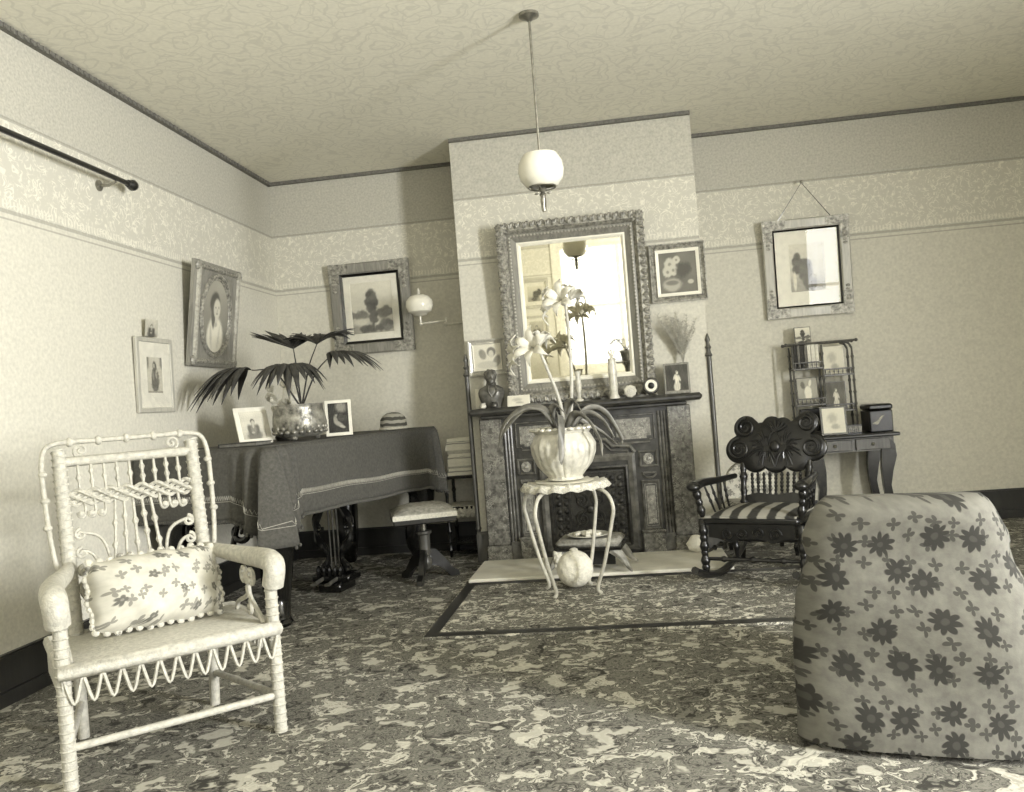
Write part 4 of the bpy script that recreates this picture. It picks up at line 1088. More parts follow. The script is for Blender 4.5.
for i, (x, y, r, mt, lb) in enumerate(((-0.945, 5.80, 0.024, 'ceramic', 'tiny white bowl in front of the small bust'), (-0.865, 5.795, 0.026, 'bronze', 'tiny dark pot in front of the small bust'))):
    mb = MB(); mb.lathe([(r*0.5, 0), (r*0.9, r*0.3), (r, r*0.8), (r*0.75, r*1.3), (r*0.85, r*1.6), (r*0.7, r*1.55), (r*0.6, r*1.2)], 16)
    o = tag(mb.build('trinket_bowl', mt), lb, 'bowl', 'trinket bowls on the mantel'); o.location = (x, y, SHELF)
bv = thing('bud_vase', 'slender bud vase below the middle of the mirror', 'vase', (-0.285, 5.82, SHELF))
mb = MB(); mb.lathe([(0.026, 0), (0.028, 0.01), (0.012, 0.025), (0.015, 0.06), (0.022, 0.12), (0.016, 0.17), (0.024, 0.205), (0.02, 0.205), (0.012, 0.17)], 14); mb.build('body', 'ceramic', bv)
mb = MB(); mb.tube([(0.0235*math.cos(a*PI/8), 0.0235*math.sin(a*PI/8), 0.205) for a in range(16)], 0.003, 5, True); mb.build('rim', 'giltlight', bv)
tv = thing('tall_vase', 'tall pale cylinder vase near the mirror bottom right', 'vase', (-0.05, 5.82, SHELF))
mb = MB(); mb.lathe([(0.034, 0), (0.036, 0.012), (0.027, 0.03), (0.028, 0.12), (0.030, 0.2), (0.026, 0.25), (0.029, 0.265), (0.024, 0.265), (0.02, 0.24)], 16, None, lambda a, z: 1+0.05*math.sin(8*a)); mb.build('body', 'ceramic', tv)
for k in range(3): mb = MB(); mb.tube(bez([(0, 0, 0.25), (0.01*(k-1), 0, 0.29), (0.022*(k-1), 0, 0.32+0.01*(k == 1))], 4), [0.004]*8+[0.007], 6); mb.build('bud', 'petal', tv)
sh = thing('shell_ornament', 'round white shell-like ornament on the mantel under the mirror corner', 'ornament', (0.058, 5.80, SHELF), 0.2)
mb = MB()
def shell(a, b):
    t = a*2*PI; r = 0.042*b*(1+0.05*math.cos(t*9)); return (r*math.cos(t), -0.018*math.sqrt(max(0, 1-b*b)), 0.042+r*math.sin(t))
mb.grid(shell, 36, 8); mb.grid(lambda a, b: (shell(a, b)[0], -shell(a, b)[1]*0.6, shell(a, b)[2]), 36, 8); mb.build('valve', 'ceramic', sh)
mb = MB(); mb.tube(spiral((0.0, -0.018, 0.042), 0.025, 1.8), 0.003, 5); mb.build('whorl', 'fringe', sh)
ck = thing('mantel_clock', 'small round dark clock with ring handle beside mirror foot', 'clock', (0.198, 5.81, SHELF))
mb = MB(); mb.lathe([(0.05, -0.02), (0.055, -0.012), (0.055, 0.012), (0.05, 0.02)], 24, T(0, 0, 0.068) @ RX(PI/2)); mb.build('case', 'bronze', ck)
mb = MB(); mb.lathe([(0.04, 0), (0.04, 0.004)], 24, T(0, -0.018, 0.068) @ RX(PI/2)); mb.build('dial', 'card', ck)
mb = MB(); mb.sph((0, -0.023, 0.068), (0.022, 0.004, 0.022), 14, 6); mb.build('centre_boss', 'black', ck)
mb = MB(); mb.tube([(0.018*math.cos(a*PI/8), 0, 0.138+0.018*math.sin(a*PI/8)) for a in range(16)], 0.003, 6, True); mb.build('ring', 'brass', ck)
for s in (-1, 1): mb = MB(); mb.sph((s*0.03, 0, 0.009), (0.012, 0.014, 0.0095), 8, 6); mb.build('foot', 'brass', ck)
standing('photograph', 'dark framed figure of a white statue on right end of mantel', 0.372, 5.83, SHELF, -0.08, 0.10, 0.17, 0.205, statue(0.30), 0.012, 'framemid', 'cards on the mantel')
pv = thing('plume_vase', 'vase of feathery dry grass on the right end of mantel', 'vase', (0.43, 5.93, SHELF))
mb = MB(); mb.lathe([(0.03, 0), (0.032, 0.008), (0.02, 0.03), (0.034, 0.1), (0.036, 0.14), (0.02, 0.19), (0.027, 0.21), (0.022, 0.21), (0.015, 0.18)], 16); mb.build('body', 'bronze', pv)
mb = MB()
for k in range(26):
    a = random.uniform(-1.0, 0.8); bx_ = random.uniform(-0.5, 0.3); L = random.uniform(0.20, 0.34)
    pts = bez([(0, 0, 0.2), (0.05*a, 0.04*bx_, 0.2+L*0.5), (0.15*a, 0.07*bx_-0.02, 0.2+L)], 8)
    mb.tube(pts, 0.0012, 4)
    for i in range(5, len(pts)):
        for q in range(12):
            d = Vector((random.uniform(-1, 1), random.uniform(-0.8, 0.5), random.uniform(0.2, 1))).normalized()*random.uniform(0.02, 0.045)
            s_ = d.cross(Vector((0.3, 1, 0.2))).normalized()*0.0009
            mb.add([pts[i]-s_, pts[i]+s_, pts[i]+d], [(0, 1, 2)])
o = mb.build('plumes', 'plume', pv, 0); o['kind'] = 'stuff'

# ================================================================== PLANT STAND AND AMARYLLIS
SX, SY = -0.352, 4.80
st = thing('plant_stand', 'bent wire plant stand with round top before the fireplace', 'plant stand', (SX, SY, 0.0))
F0 = 0.0145
for k in range(4):
    a = PI/4+k*PI/2+0.25
    def rad(r, z): return (r*math.cos(a), r*math.sin(a), z)
    mb = MB(); mb.tube(bez([rad(0.05, 0.612), rad(0.17, 0.610), rad(0.265, 0.575), rad(0.30, 0.50), rad(0.285, 0.42), rad(0.22, 0.20), rad(0.165, 0.06), rad(0.185, F0+0.012)], 7), 0.0105, 8); mb.build('leg', 'wire', st)
mb = MB(); mb.lathe([(0.001, 0.620), (0.225, 0.620), (0.23, 0.626), (0.225, 0.634), (0.001, 0.634)], 36); mb.build('top', 'white', st)
dl = thing('doily', 'scalloped lace doily under the white flower pot', 'doily', (SX, SY, 0.635))
mb = MB()
def doily(a, b):
    t = a*2*PI; r = 0.25*b*(1+0.03*math.cos(18*t)*b)
    z = 0.003 if b < 0.9 else 0.003-(b-0.9)*0.35+0.006*math.cos(18*t)
    return (r*math.cos(t), r*math.sin(t), z)
mb.grid(doily, 108, 10); o = mb.build('lace', 'lace', dl, 60); o.modifiers.new('thick', 'SOLIDIFY').thickness = 0.002
mb = MB(); mb.lathe([(0.001, 0.0045), (0.16, 0.0045), (0.165, 0.009), (0.001, 0.011)], 28); mb.build('mat', 'cream', dl)
am = thing('potted_amaryllis', 'amaryllis with white lily flowers in a ribbed white pot', 'potted plant', (SX+0.005, SY, 0.6475))
mb = MB(); mb.lathe([(0.085, 0), (0.105, 0.006), (0.09, 0.02), (0.105, 0.04), (0.145, 0.09), (0.168, 0.15), (0.172, 0.20), (0.160, 0.245), (0.150, 0.262), (0.168, 0.285), (0.172, 0.295), (0.160, 0.292), (0.142, 0.262), (0.15, 0.24)], 72, None,
    lambda a, z: 1+(0.075*abs(math.cos(11*a))*(1 if z < 0.2 else max(0, (0.25-z)/0.05)) if z > 0.015 else 0)); pot = mb.build('pot', 'ceramic', am)
mb = MB()
for k in range(26):
    a = 2*PI*k/26; mb.sph((0.168*math.cos(a), 0.168*math.sin(a), 0.288), (0.02, 0.02, 0.011), 8, 5)
mb.build('fluted_rim', 'ceramic', pot)
mb = MB(); mb.lathe([(0.001, 0.255), (0.146, 0.255), (0.146, 0.245)], 24); mb.build('soil', 'soil', am)
def strap(pts, w_, mat='strap'):
    P = bez(pts, 8); n = len(P); V = []; Fc = []
    for i, p in enumerate(P):
        t = i/(n-1); d = (P[min(i+1, n-1)]-P[max(i-1, 0)]).normalized()
        s_ = d.cross(Vector((0, 0, 1))); s_ = s_.normalized() if s_.length > 0.05 else Vector((1, 0, 0))
        if i and s_.dot(prev) < 0: s_ = -s_
        prev = s_.copy()
        nn = s_.cross(d).normalized(); s_, nn = s_*0.72+nn*0.69, nn*0.72-s_*0.69; ww = w_*(0.55+0.45*math.sin(PI*min(1, t*1.3+0.1)))*(1 if t < 0.75 else max(0.04, (1-t)/0.25)**0.7)
        V += [p-s_*ww+nn*ww*0.3, p-nn*ww*0.1, p+s_*ww+nn*ww*0.3]
    for i in range(n-1):
        for q in (0, 1): Fc.append((i*3+q, i*3+q+1, i*3+q+4, i*3+q+3))
    mb = MB(); mb.add(V, Fc); o = mb.build('leaf', mat, am, 60); o.modifiers.new('thick', 'SOLIDIFY').thickness = 0.002; return o
for L in ([(-0.01, -0.03, 0.26), (-0.07, -0.08, 0.39), (-0.18, -0.12, 0.42), (-0.30, -0.14, 0.34), (-0.35, -0.14, 0.20)],
          [(-0.02, 0.0, 0.26), (-0.10, 0.02, 0.40), (-0.21, 0.02, 0.405), (-0.32, 0.0, 0.30), (-0.36, 0.0, 0.22)],
          [(0.0, -0.04, 0.26), (0.0, -0.12, 0.37), (0.01, -0.19, 0.30), (0.0, -0.215, 0.14), (0.0, -0.21, 0.10)],
          [(0.02, -0.03, 0.26), (0.08, -0.10, 0.36), (0.15, -0.15, 0.33), (0.21, -0.17, 0.22), (0.22, -0.17, 0.13)],
          [(0.03, 0.0, 0.26), (0.13, -0.02, 0.36), (0.22, -0.03, 0.33), (0.29, -0.03, 0.22)],
          [(0.02, 0.04, 0.26), (0.14, 0.08, 0.38), (0.24, 0.10, 0.36), (0.32, 0.11, 0.22), (0.33, 0.11, 0.17)],
          [(0.0, 0.02, 0.26), (0.03, 0.0, 0.39), (0.08, -0.05, 0.44), (0.13, -0.09, 0.36)],
          [(-0.01, 0.03, 0.26), (0.04, 0.1, 0.34), (0.18, 0.16, 0.27), (0.30, 0.17, 0.17)],
          [(-0.03, 0.01, 0.26), (-0.05, -0.05, 0.37), (-0.02, -0.10, 0.42), (0.04, -0.14, 0.37)]): strap(L, 0.024)
def lily(parent, c, axis, R=0.10):
    R *= 1.15; c = Vector(c); X = seg(c, c+Vector(axis))
    for k in range(6):
        a = k*PI/3+0.2; L = R*(1.0 if k % 2 else 0.9); V = []; Fc = []; K = 7
        for i in range(K+1):
            t = i/K; r = 0.006+L*(t**1.25); z = 0.06*math.sin(min(1, t*1.05)*PI*0.62)-0.03*max(0, t-0.7)*3
            wd = 0.023*math.sin(PI*min(0.995, 0.08+0.92*t))**1.3+0.0008
            for q in (-1, 0, 1): V.append((r*math.cos(a)-q*wd*math.sin(a), r*math.sin(a)+q*wd*math.cos(a), z+(0.008 if q == 0 else 0)*-1))
        for i in range(K):
            for q in (0, 1): Fc.append((i*3+q, i*3+q+1, i*3+q+4, i*3+q+3))
        mb = MB(); mb.add(V, Fc, X); o = mb.build('petal', 'petal', parent, 60); o.modifiers.new('thick', 'SOLIDIFY').thickness = 0.0012
def stalk(pts, heads):
    mb = MB(); P = bez(pts, 8); mb.tube(P, [0.011-0.003*i/len(P) for i in range(len(P))], 8)
    tip = Vector(pts[-1])
    for c, ax, R in heads: mb.tube(bez([tip, (tip+Vector(c))/2+Vector((0, 0, 0.012)), c], 5), 0.005, 6)
    o = mb.build('flower_stalk', 'stalk', am)
    for c, ax, R in heads: lily(o, c, ax, R)
stalk([(0.02, 0.0, 0.26), (0.0, -0.02, 0.45), (-0.05, -0.04, 0.62), (-0.085, -0.05, 0.73)],
      [((-0.12, -0.08, 0.745), (-0.3, -0.8, 0.25), 0.105), ((-0.20, -0.03, 0.72), (-0.9, -0.35, 0.05), 0.10), ((-0.09, 0.0, 0.765), (0.1, 0.4, 0.9), 0.085)])
stalk([(0.045, 0.02, 0.26), (0.075, 0.02, 0.55), (0.080, 0.02, 0.80), (0.075, 0.01, 0.97)],
      [((0.05, -0.03, 1.0), (-0.25, -0.8, 0.3), 0.10), ((0.0, 0.02, 0.985), (-0.95, -0.1, 0.05), 0.095), ((0.10, 0.04, 1.01), (0.5, 0.3, 0.75), 0.085)])

# ------------------------------------------------------------------ horn footstool, plate, ball, crumpled paper
hs = thing('horn_footstool', 'low dark footstool on curved horn legs before the hearth', 'footstool', (-0.265, 5.40, 0.0), -0.12)
H0 = 0.025
mb = MB(); mb.box((0, 0, 0.205), (0.40, 0.27, 0.05), b=0.02); mb.build('seat', 'velvet', hs)
mb = MB(); mb.box((0, 0, 0.172), (0.42, 0.29, 0.022), b=0.006); mb.build('frame', 'ebony', hs)
mb = MB(); mb.box((0, -0.02, 0.11), (0.30, 0.015, 0.11)); mb.build('apron', 'basebd', hs)
for sx in (-1, 1):
    for sy in (-1, 1):
        mb = MB(); mb.tube(bez([(sx*0.15, sy*0.10, 0.165), (sx*0.20, sy*0.11, 0.12), (sx*0.235, sy*0.125, 0.065), (sx*0.265, sy*0.16, H0+0.012)], 6), [0.036-0.030*i/18 for i in range(19)], 8); mb.build('horn_leg', 'horn', hs)
for sx in (-1,):
    mb = MB()
    for k in range(26): mb.sph((sx*0.19+random.uniform(-0.022, 0.022), -0.13+random.uniform(-0.015, 0.01), 0.11+random.uniform(-0.045, 0.05)), (0.014, 0.012, 0.02), 6, 5)
    mb.build('fur_tuft', 'fur', hs)
pl = thing('plate', 'white plate heaped with pale petals on the horn footstool', 'plate', (-0.275, 5.37, 0.2305))
mb = MB(); mb.lathe([(0.06, 0), (0.07, 0.002), (0.115, 0.012), (0.132, 0.018), (0.13, 0.021), (0.10, 0.013), (0.001, 0.008)], 32); mb.build('dish', 'ceramic', pl)
mb = MB()
for k in range(34): a = random.random()*6.28; r = 0.085*math.sqrt(random.random()); mb.sph((r*math.cos(a), r*math.sin(a), 0.02+0.018*(1-r/0.09)*random.random()), (0.02, 0.018, 0.012), 6, 4, None)
o = mb.build('petals', 'petal', pl); o['kind'] = 'stuff'
ba = thing('ribbon_ball', 'white crinkled round ball on the rug beneath plant stand', 'ball', (-0.345, 4.95, 0.0125))
mb = MB(); R = 0.105
mb.grid(lambda a, b: (lambda r: (r*math.sin(PI*b)*math.cos(2*PI*a), r*math.sin(PI*b)*math.sin(2*PI*a), R*1.02-r*math.cos(PI*b)))(R*(1+0.009*math.sin(30*a*2*PI)*math.sin(PI*b)+0.012*math.sin(31*b+9*a*6.28))), 72, 24, None, True); mb.build('body', 'fur', ba)
mb = MB(); mb.lathe([(0.02, 0), (0.025, 0.012), (0.012, 0.02)], 12, T(0, 0, 0.2*1.04)); mb.build('button', 'fringe', ba)
rs = np.random.RandomState(5); mb = MB(); g = rs.rand(9, 13)
mb.grid(lambda a, b: (lambda q: ((0.052+0.02*q)*math.sin(PI*b)*math.cos(2*PI*a), (0.05+0.015*q)*math.sin(PI*b)*math.sin(2*PI*a), 0.058-(0.055+0.004*q)*math.cos(PI*b)))(g[int(round(b*8)) % 9, int(round(a*12)) % 12]), 12, 8, None, True)
o = tag(mb.build('crumpled_paper', 'card', None, 0), 'crumpled white paper lying at the right foot of the fireplace', 'paper'); o.location = (0.41, 5.78, 0.0225)

# ================================================================== CARVED ROCKING CHAIR
RC = thing('rocking_chair', 'dark carved rocking chair with scrolled crest and striped seat', 'chair', (0.735, 4.96, 0.0145), -0.46)
def rpart(name, mb, mat='oak', parent=None, ang=40): return mb.build(name, mat, parent or RC, ang)
hw, fy, by_ = 0.27, -0.235, 0.215
for s in (-1, 1):
    xr = s*(hw+0.0)
    P = [(xr, y, 0.021+0.10*((y-0.0)/0.43)**2) for y in [-0.40+0.86*i/24 for i in range(25)]]
    mb = MB(); mb.tube(P, 0.021, 8); rpart('rocker', mb)
    zb = lambda y: 0.021+0.10*(y/0.43)**2+0.01
    mb = MB(); spindle(mb, (xr, fy, zb(fy)), (xr, fy, 0.33), 0.017, [(0.12, 0.024), (0.25, 0.028), (0.42, 0.022), (0.55, 0.028), (0.72, 0.024), (0.86, 0.028)], 10); rpart('leg', mb)
    mb = MB(); spindle(mb, (xr*0.92, by_, zb(by_)), (xr*0.92, by_-0.02, 0.33), 0.015, [(0.25, 0.022), (0.5, 0.024), (0.75, 0.022)], 10); rpart('leg', mb)
    # arm: flared scroll end, post with beads, spindles below
    A0, A1 = Vector((s*0.235, by_+0.03, 0.545)), Vector((s*0.295, fy-0.03, 0.54))
    mb = MB(); P = bez([A0, (s*0.265, 0.05, 0.545), (s*0.295, -0.14, 0.55), A1], 8)
    mb.tube(P, [0.017+0.016*(i/len(P))**1.5 for i in range(len(P))], 10, flat=1.6 if False else 1.0); mb.sph(A1, (0.04, 0.042, 0.026), 12, 8); rpart('arm', mb)
    mb = MB(); spindle(mb, (xr, fy+0.01, 0.37), (s*0.30, fy+0.0, 0.55), 0.016, [(0.2, 0.026), (0.45, 0.022), (0.7, 0.027)], 10); rpart('arm_post', mb)
    for k in range(4):
        y = -0.10+k*0.075; mb = MB(); spindle(mb, (s*0.24, y, 0.37), (s*(0.30-k*0.012), y-0.01, 0.55), 0.007, [(0.4, 0.011), (0.6, 0.011)], 8); rpart('arm_spindle', mb)
    # back post
    mb = MB(); spindle(mb, (s*0.185, by_+0.005, 0.33), (s*0.20, by_+0.115, 0.74), 0.017, [(0.15, 0.025), (0.3, 0.022), (0.5, 0.026), (0.62, 0.022)], 10); rpart('back_post', mb)
mb = MB(); mb.box((0, -0.01, 0.35), (0.53, 0.49, 0.045), b=0.015); rpart('seat_frame', mb)
mb = MB()
mb.grid(lambda a, b: ((a-0.5)*0.50, -0.25+b*0.46, 0.373+0.035*(1-(2*a-1)**4)*(1-(2*b-1)**4)), 16, 14); mb.box((0, -0.02, 0.372), (0.50, 0.46, 0.012)); rpart('seat_pad', mb, 'tick')
# scalloped front apron
mb = MB(); P = [(-0.235, 0.335), (0.235, 0.335)]
P += [(0.235-0.47*i/30, 0.225+0.035*abs(math.cos(i/30*PI*2.0))**0.7+(0.0)) for i in range(31)]
mb.prism(P, 0.02, T(0, fy+0.01, 0) @ RX(PI/2)); ap = rpart('apron', mb, ang=20)
mb = MB()
for s in (-1, 1): mb.tube(spiral((s*0.13, fy-0.012, 0.28), 0.035, 1.5, 0, s), 0.006, 6); mb.tube(spiral((s*0.045, fy-0.012, 0.285), 0.03, 1.4, PI, -s), 0.006, 6)
mb.build('apron_carving', 'oak', ap)
for (y, z) in ((fy, 0.14), (by_-0.01, 0.17)):
    mb = MB(); spindle(mb, (-hw, y, z), (hw, y, z), 0.011, [(0.2, 0.018), (0.35, 0.015), (0.5, 0.02), (0.65, 0.015), (0.8, 0.018)], 8); rpart('stretcher', mb)
for s in (-1, 1):
    mb = MB(); spindle(mb, (s*hw, fy, 0.17), (s*hw*0.92, by_, 0.19), 0.010, [(0.3, 0.016), (0.5, 0.018), (0.7, 0.016)], 8); rpart('stretcher', mb)
# back: tilted frame of reference
XB_ = T(0, by_+0.015, 0.345) @ RX(-0.24)
mb = MB(); P = [(-0.19, 0.0), (0.19, 0.0), (0.19, 0.05), (0.10, 0.07), (0.0, 0.055), (-0.10, 0.07), (-0.19, 0.05)]; mb.prism(P, 0.02, XB_ @ T(0, 0.01, 0.03) @ RX(PI/2)); rpart('back_rail', mb, ang=0)
for k in range(9):
    x = -0.135+k*0.034; mb = MB(); spindle(mb, XB_ @ Vector((x, 0, 0.07)), XB_ @ Vector((x*1.05, 0, 0.22)), 0.006, [(t, 0.011) for t in (0.15, 0.3, 0.45, 0.6, 0.75, 0.9)], 8); rpart('back_spindle', mb)
# crest: lobed, scrolled outline
Zc_ = 0.38
lobes = [(-0.175, 0.49, 0.075), (0.185, 0.505, 0.068), (-0.215, 0.36, 0.085), (0.215, 0.36, 0.08), (-0.02, 0.495, 0.06), (0.045, 0.49, 0.055), (-0.12, 0.295, 0.075), (0.12, 0.295, 0.075), (0.0, 0.29, 0.075), (-0.085, 0.46, 0.06), (0.105, 0.46, 0.06), (0, 0.39, 0.1), (-0.11, 0.39, 0.09), (0.12, 0.39, 0.09)]
pts = []
for i in range(160):
    a = 2*PI*i/160; d = (math.cos(a), math.sin(a)); best = 0
    for (lx, lz, r) in lobes:
        ox, oz = lx, lz-Zc_; b = d[0]*ox+d[1]*oz; c_ = ox*ox+oz*oz-r*r; q = b*b-c_
        if q > 0: best = max(best, b+math.sqrt(q))
    pts.append((best*d[0], best*d[1]))
mb = MB(); n = len(pts)
V = [(x, 0.014, Zc_+z) for x, z in pts]+[(x, -0.008, Zc_+z) for x, z in pts]+[(x*0.96, -0.017, Zc_+z*0.94) for x, z in pts]
Fc = [tuple(range(n)), tuple(range(2*n, 3*n))[::-1]]
for r in (0, 1): Fc += [(r*n+i, r*n+(i+1) % n, (r+1)*n+(i+1) % n, (r+1)*n+i) for i in range(n)]
mb.add(V, Fc, XB_); crest = rpart('crest', mb, ang=50)
for (lx, lz, r) in lobes[:4]:
    mb = MB(); mb.tube(spiral((lx, -0.019, lz), r*0.80, 2.2, PI/2, 1 if lx < 0 else -1, 40, XB_), [0.009-0.004*i/40 for i in range(41)], 6); mb.build('scroll_carving', 'oak', crest)
mb = MB()
for k in range(20):    # leaf veins between the scrolls
    for s in (-1, 1):
        a = -2.2+k*0.22; x0, z0 = s*0.05, 0.36; L = 0.09+0.03*math.sin(k*1.7)
        p0 = Vector((x0+s*0.02*math.cos(a), -0.018, z0+0.02*math.sin(a))); p1 = Vector((x0+s*L*math.cos(a), -0.018, z0+L*math.sin(a)))
        pm = (p0+p1)/2+Vector((0, -0.004, 0.014)); mb.tube([XB_ @ p for p in bez([p0, pm, p1], 5)], 0.005, 6)
for k in range(7): a = 0.45+k*0.38; mb.tube([XB_ @ p for p in bez([(0.01, -0.018, 0.46), (0.01+0.035*math.cos(a), -0.023, 0.46+0.03*math.sin(a)), (0.01+0.07*math.cos(a), -0.019, 0.475+0.05*math.sin(a))], 5)], 0.006, 6)
mb.sph((0, -0.018, 0.37), (0.03, 0.014, 0.035), 12, 8, XB_); mb.build('leaf_carving', 'oak', crest)

# ------------------------------------------------------------------ floral side chair behind the rocker
fc = thing('floral_side_chair', 'pale floral upholstered low chair half hidden behind rocking chair', 'chair', (0.83, 5.79, 0), 0.1)
mb = MB(); P = [(-0.17, 0.28)]+[(-0.17+0.0*i, 0.28) for i in range(0)]+[(0.17*math.cos(PI-PI*i/16), 0.44+0.155*math.sin(PI*i/16)) for i in range(17)]+[(0.17, 0.28)]
mb.prism(P, 0.06, T(0, 0.20, 0) @ RX(PI/2)); mb.build('backrest', 'chintz3', fc, 30)
mb = MB(); mb.box((0, -0.03, 0.30), (0.42, 0.42, 0.09), b=0.035); mb.build('seat', 'chintz3', fc, 30)
for sx in (-1, 1):
    for sy in (-1, 1):
        mb = MB(); spindle(mb, (sx*0.17, -0.03+sy*0.17, 0), (sx*0.17, -0.03+sy*0.17, 0.265), 0.016, [(0.2, 0.022), (0.6, 0.024), (0.85, 0.022)]); mb.build('leg', 'ebony', fc)

# ================================================================== SLIPCOVERED ARMCHAIR (seen from behind)
AC = thing('slipcovered_armchair', 'low armchair in a dark flowered slipcover, seen from behind', 'chair', (0.90, 3.02, 0), PI-0.30)
def wr(x, z): return 0.010*math.sin(9*z+3*x)+0.007*math.sin(17*z-5*x+1)+0.006*math.sin(6*x+11*z)
def loft(name, half, sections, mat='chintz', n=48, parent=AC):
    """sections: (z, cx, cy, hx, hy, power)"""
    mb = MB(); V = []; L = len(sections)
    for (z, cx_, cy_, hx, hy, pw) in sections:
        for k in range(n):
            a = 2*PI*k/n; c_, s_ = math.cos(a), math.sin(a)
            x = cx_+hx*math.copysign(abs(c_)**(2/pw), c_); y = cy_+hy*math.copysign(abs(s_)**(2/pw), s_)
            V.append((x+0.5*wr(y*2, z), y+wr(x, z), z))
    Fc = [(i*n+k, i*n+(k+1) % n, (i+1)*n+(k+1) % n, (i+1)*n+k) for i in range(L-1) for k in range(n)]
    Fc += [tuple(range(n))[::-1], tuple((L-1)*n+k for k in range(n))]
    mb.add(V, Fc); return mb.build(name, mat, parent, 60)
sec = []
for i in range(33):
    t = i/32; z = 0.02+0.72*t
    fl = 0.345-0.02*t-0.085*max(0, t-0.45)/0.55+0.012*math.exp(-((z-0.62)/0.04)**2)-0.012*math.exp(-((z-0.56)/0.03)**2)+0.01*math.exp(-((z-0.44)/0.04)**2)
    if t > 0.88: q = (t-0.88)/0.12; fl -= 0.03*q**3
    sec.append((z if t < 0.97 else z, 0, 0.36, fl, (0.10+0.03*(1-t))*(1 if t < 0.9 else math.sqrt(max(0.08, 1-((t-0.9)/0.105)**2))), 3.6))
loft('backrest_cover', 0, sec)
for s in (-1, 1):
    sec = [(0.02+0.50*i/16, s*0.235, 0.0, 0.07+(0.012*math.sin(i/16*PI)), 0.34, 4 if i < 13 else 3.2) for i in range(15)]+[(0.525, s*0.235, 0, 0.06, 0.32, 3), (0.545, s*0.235, 0, 0.03, 0.28, 3)]
    loft('arm_cover', 0, sec)
sec = [(0.02+0.38*i/10, 0, -0.04, 0.23, 0.31, 5) for i in range(10)]+[(0.40, 0, -0.04, 0.20, 0.28, 4), (0.415, 0, -0.04, 0.12, 0.2, 3)]
loft('seat_cover', 0, sec)
for sx in (-1, 1):
    for sy in (-0.3, 0.38): mb = MB(); mb.lathe([(0.02, 0), (0.024, 0.015), (0.018, 0.035)], 10, T(sx*0.25, sy, 0)); mb.build('foot', 'ebony', AC)

# ================================================================== WICKER ARMCHAIR
WA = 0.72
WC = thing('wicker_armchair', 'pale wicker armchair with scrollwork back and rolled arms', 'chair', (-1.69, 2.87, 0), WA)
def wpart(name, mb, parent=None, ang=50): return mb.build(name, 'wicker', parent or WC, ang)
TL = 0.20      # recline
XW = T(0, 0.235, 0.38) @ RX(-TL)          # back plane: x across, z up from the seat
def bk_(x, z, y=0.0): return XW @ Vector((x, y, z))
BH = 0.24
for s in (-1, 1):
    mb = MB(); mb.tube([bk_(s*BH, -0.02), bk_(s*BH, 0.68)], [0.026, 0.024], 10)
    for k in range(26): mb.tube([bk_(s*BH+0.0255*math.cos(a*PI/5), -0.01+k*0.027+a*0.0027, 0.0255*math.sin(a*PI/5)) for a in range(10)], 0.004, 4)
    wpart('back_post', mb)
    mb = MB(); mb.tube(bez([bk_(s*0.10, 0.715), bk_(s*BH, 0.715), bk_(s*(BH+0.055), 0.67), bk_(s*(BH+0.06), 0.50), bk_(s*(BH+0.045), 0.28), bk_(s*(BH+0.01), 0.16)], 7), 0.0095, 8)
    for z in (0.60, 0.50, 0.40): mb.sph(bk_(s*(BH+0.058), z), (0.017, 0.017, 0.013), 8, 6)
    wpart('outer_hoop', mb)
mb = MB(); mb.tube([bk_(-BH-0.01, 0.715), bk_(BH+0.01, 0.715)], 0.0095, 8)
for x in (-0.2, -0.1, 0, 0.1, 0.2): mb.sph(bk_(x, 0.715), (0.015, 0.015, 0.019), 8, 6)
wpart('top_rod', mb)
mb = MB(); mb.tube([bk_(-BH, 0.64), bk_(BH, 0.64)], 0.019, 8); wpart('top_rail', mb)
for s in (-1, 1): mb = MB(); mb.tube(spiral((s*0.165, 0, 0.68), 0.028, 1.5, -PI/2, s, 22, XW), 0.006, 6); wpart('top_scroll', mb)
# braided band
mb = MB()
for r in range(5):
    mb.tube([bk_(-BH+2*BH*i/60, 0.50+(r-2)*0.011+0.006*math.sin(i*0.9+r*2.1), 0.008*math.cos(i*0.9+r*2.1)) for i in range(61)], 0.0085, 6)
wpart('braided_band', mb)
for k in range(9):
    x = -0.18+k*0.045; mb = MB(); spindle(mb, bk_(x, 0.52), bk_(x, 0.63), 0.0062, [(0.35, 0.011), (0.7, 0.011)] if k % 2 else [(0.5, 0.012)], 6); wpart('upper_spindle', mb)
for k in range(5):
    x = -0.06+k*0.03; mb = MB(); spindle(mb, bk_(x*1.7, 0.02), bk_(x*1.05, 0.48), 0.0065, [(t, 0.013) for t in ((0.3, 0.5, 0.7, 0.85) if k % 2 else (0.4, 0.62, 0.8))], 6); wpart('lower_spindle', mb)
for s in (-1, 1):
    for j, (x, z) in enumerate(((0.11, 0.44), (0.145, 0.44), (0.18, 0.44))):
        mb = MB(); mb.tube(bez([bk_(s*(x-0.012), 0.49), bk_(s*(x-0.012), 0.45), bk_(s*(x-0.004), 0.425), bk_(s*(x+0.012), 0.43), bk_(s*(x+0.014), 0.445)], 5), 0.006, 6); mb.sph(bk_(s*(x+0.004), 0.437, -0.004), (0.013, 0.009, 0.013), 8, 6); wpart('drop_curl', mb)
    for j, h in enumerate((0.37, 0.30, 0.235, 0.175)):
        x0 = 0.095+j*0.03
        mb = MB(); mb.tube(bez([bk_(s*x0, 0.02), bk_(s*x0, h*0.55), bk_(s*(x0+0.025), h*0.9), bk_(s*(0.19-0.004*j), h), bk_(s*0.205, h-0.012)], 6), 0.0065, 6)
        P = spiral((s*0.193, 0, h-0.008), 0.022, 1.3, PI/2, -s, 18, XW); mb.tube(P, 0.007, 6); wpart('arch_scroll', mb)
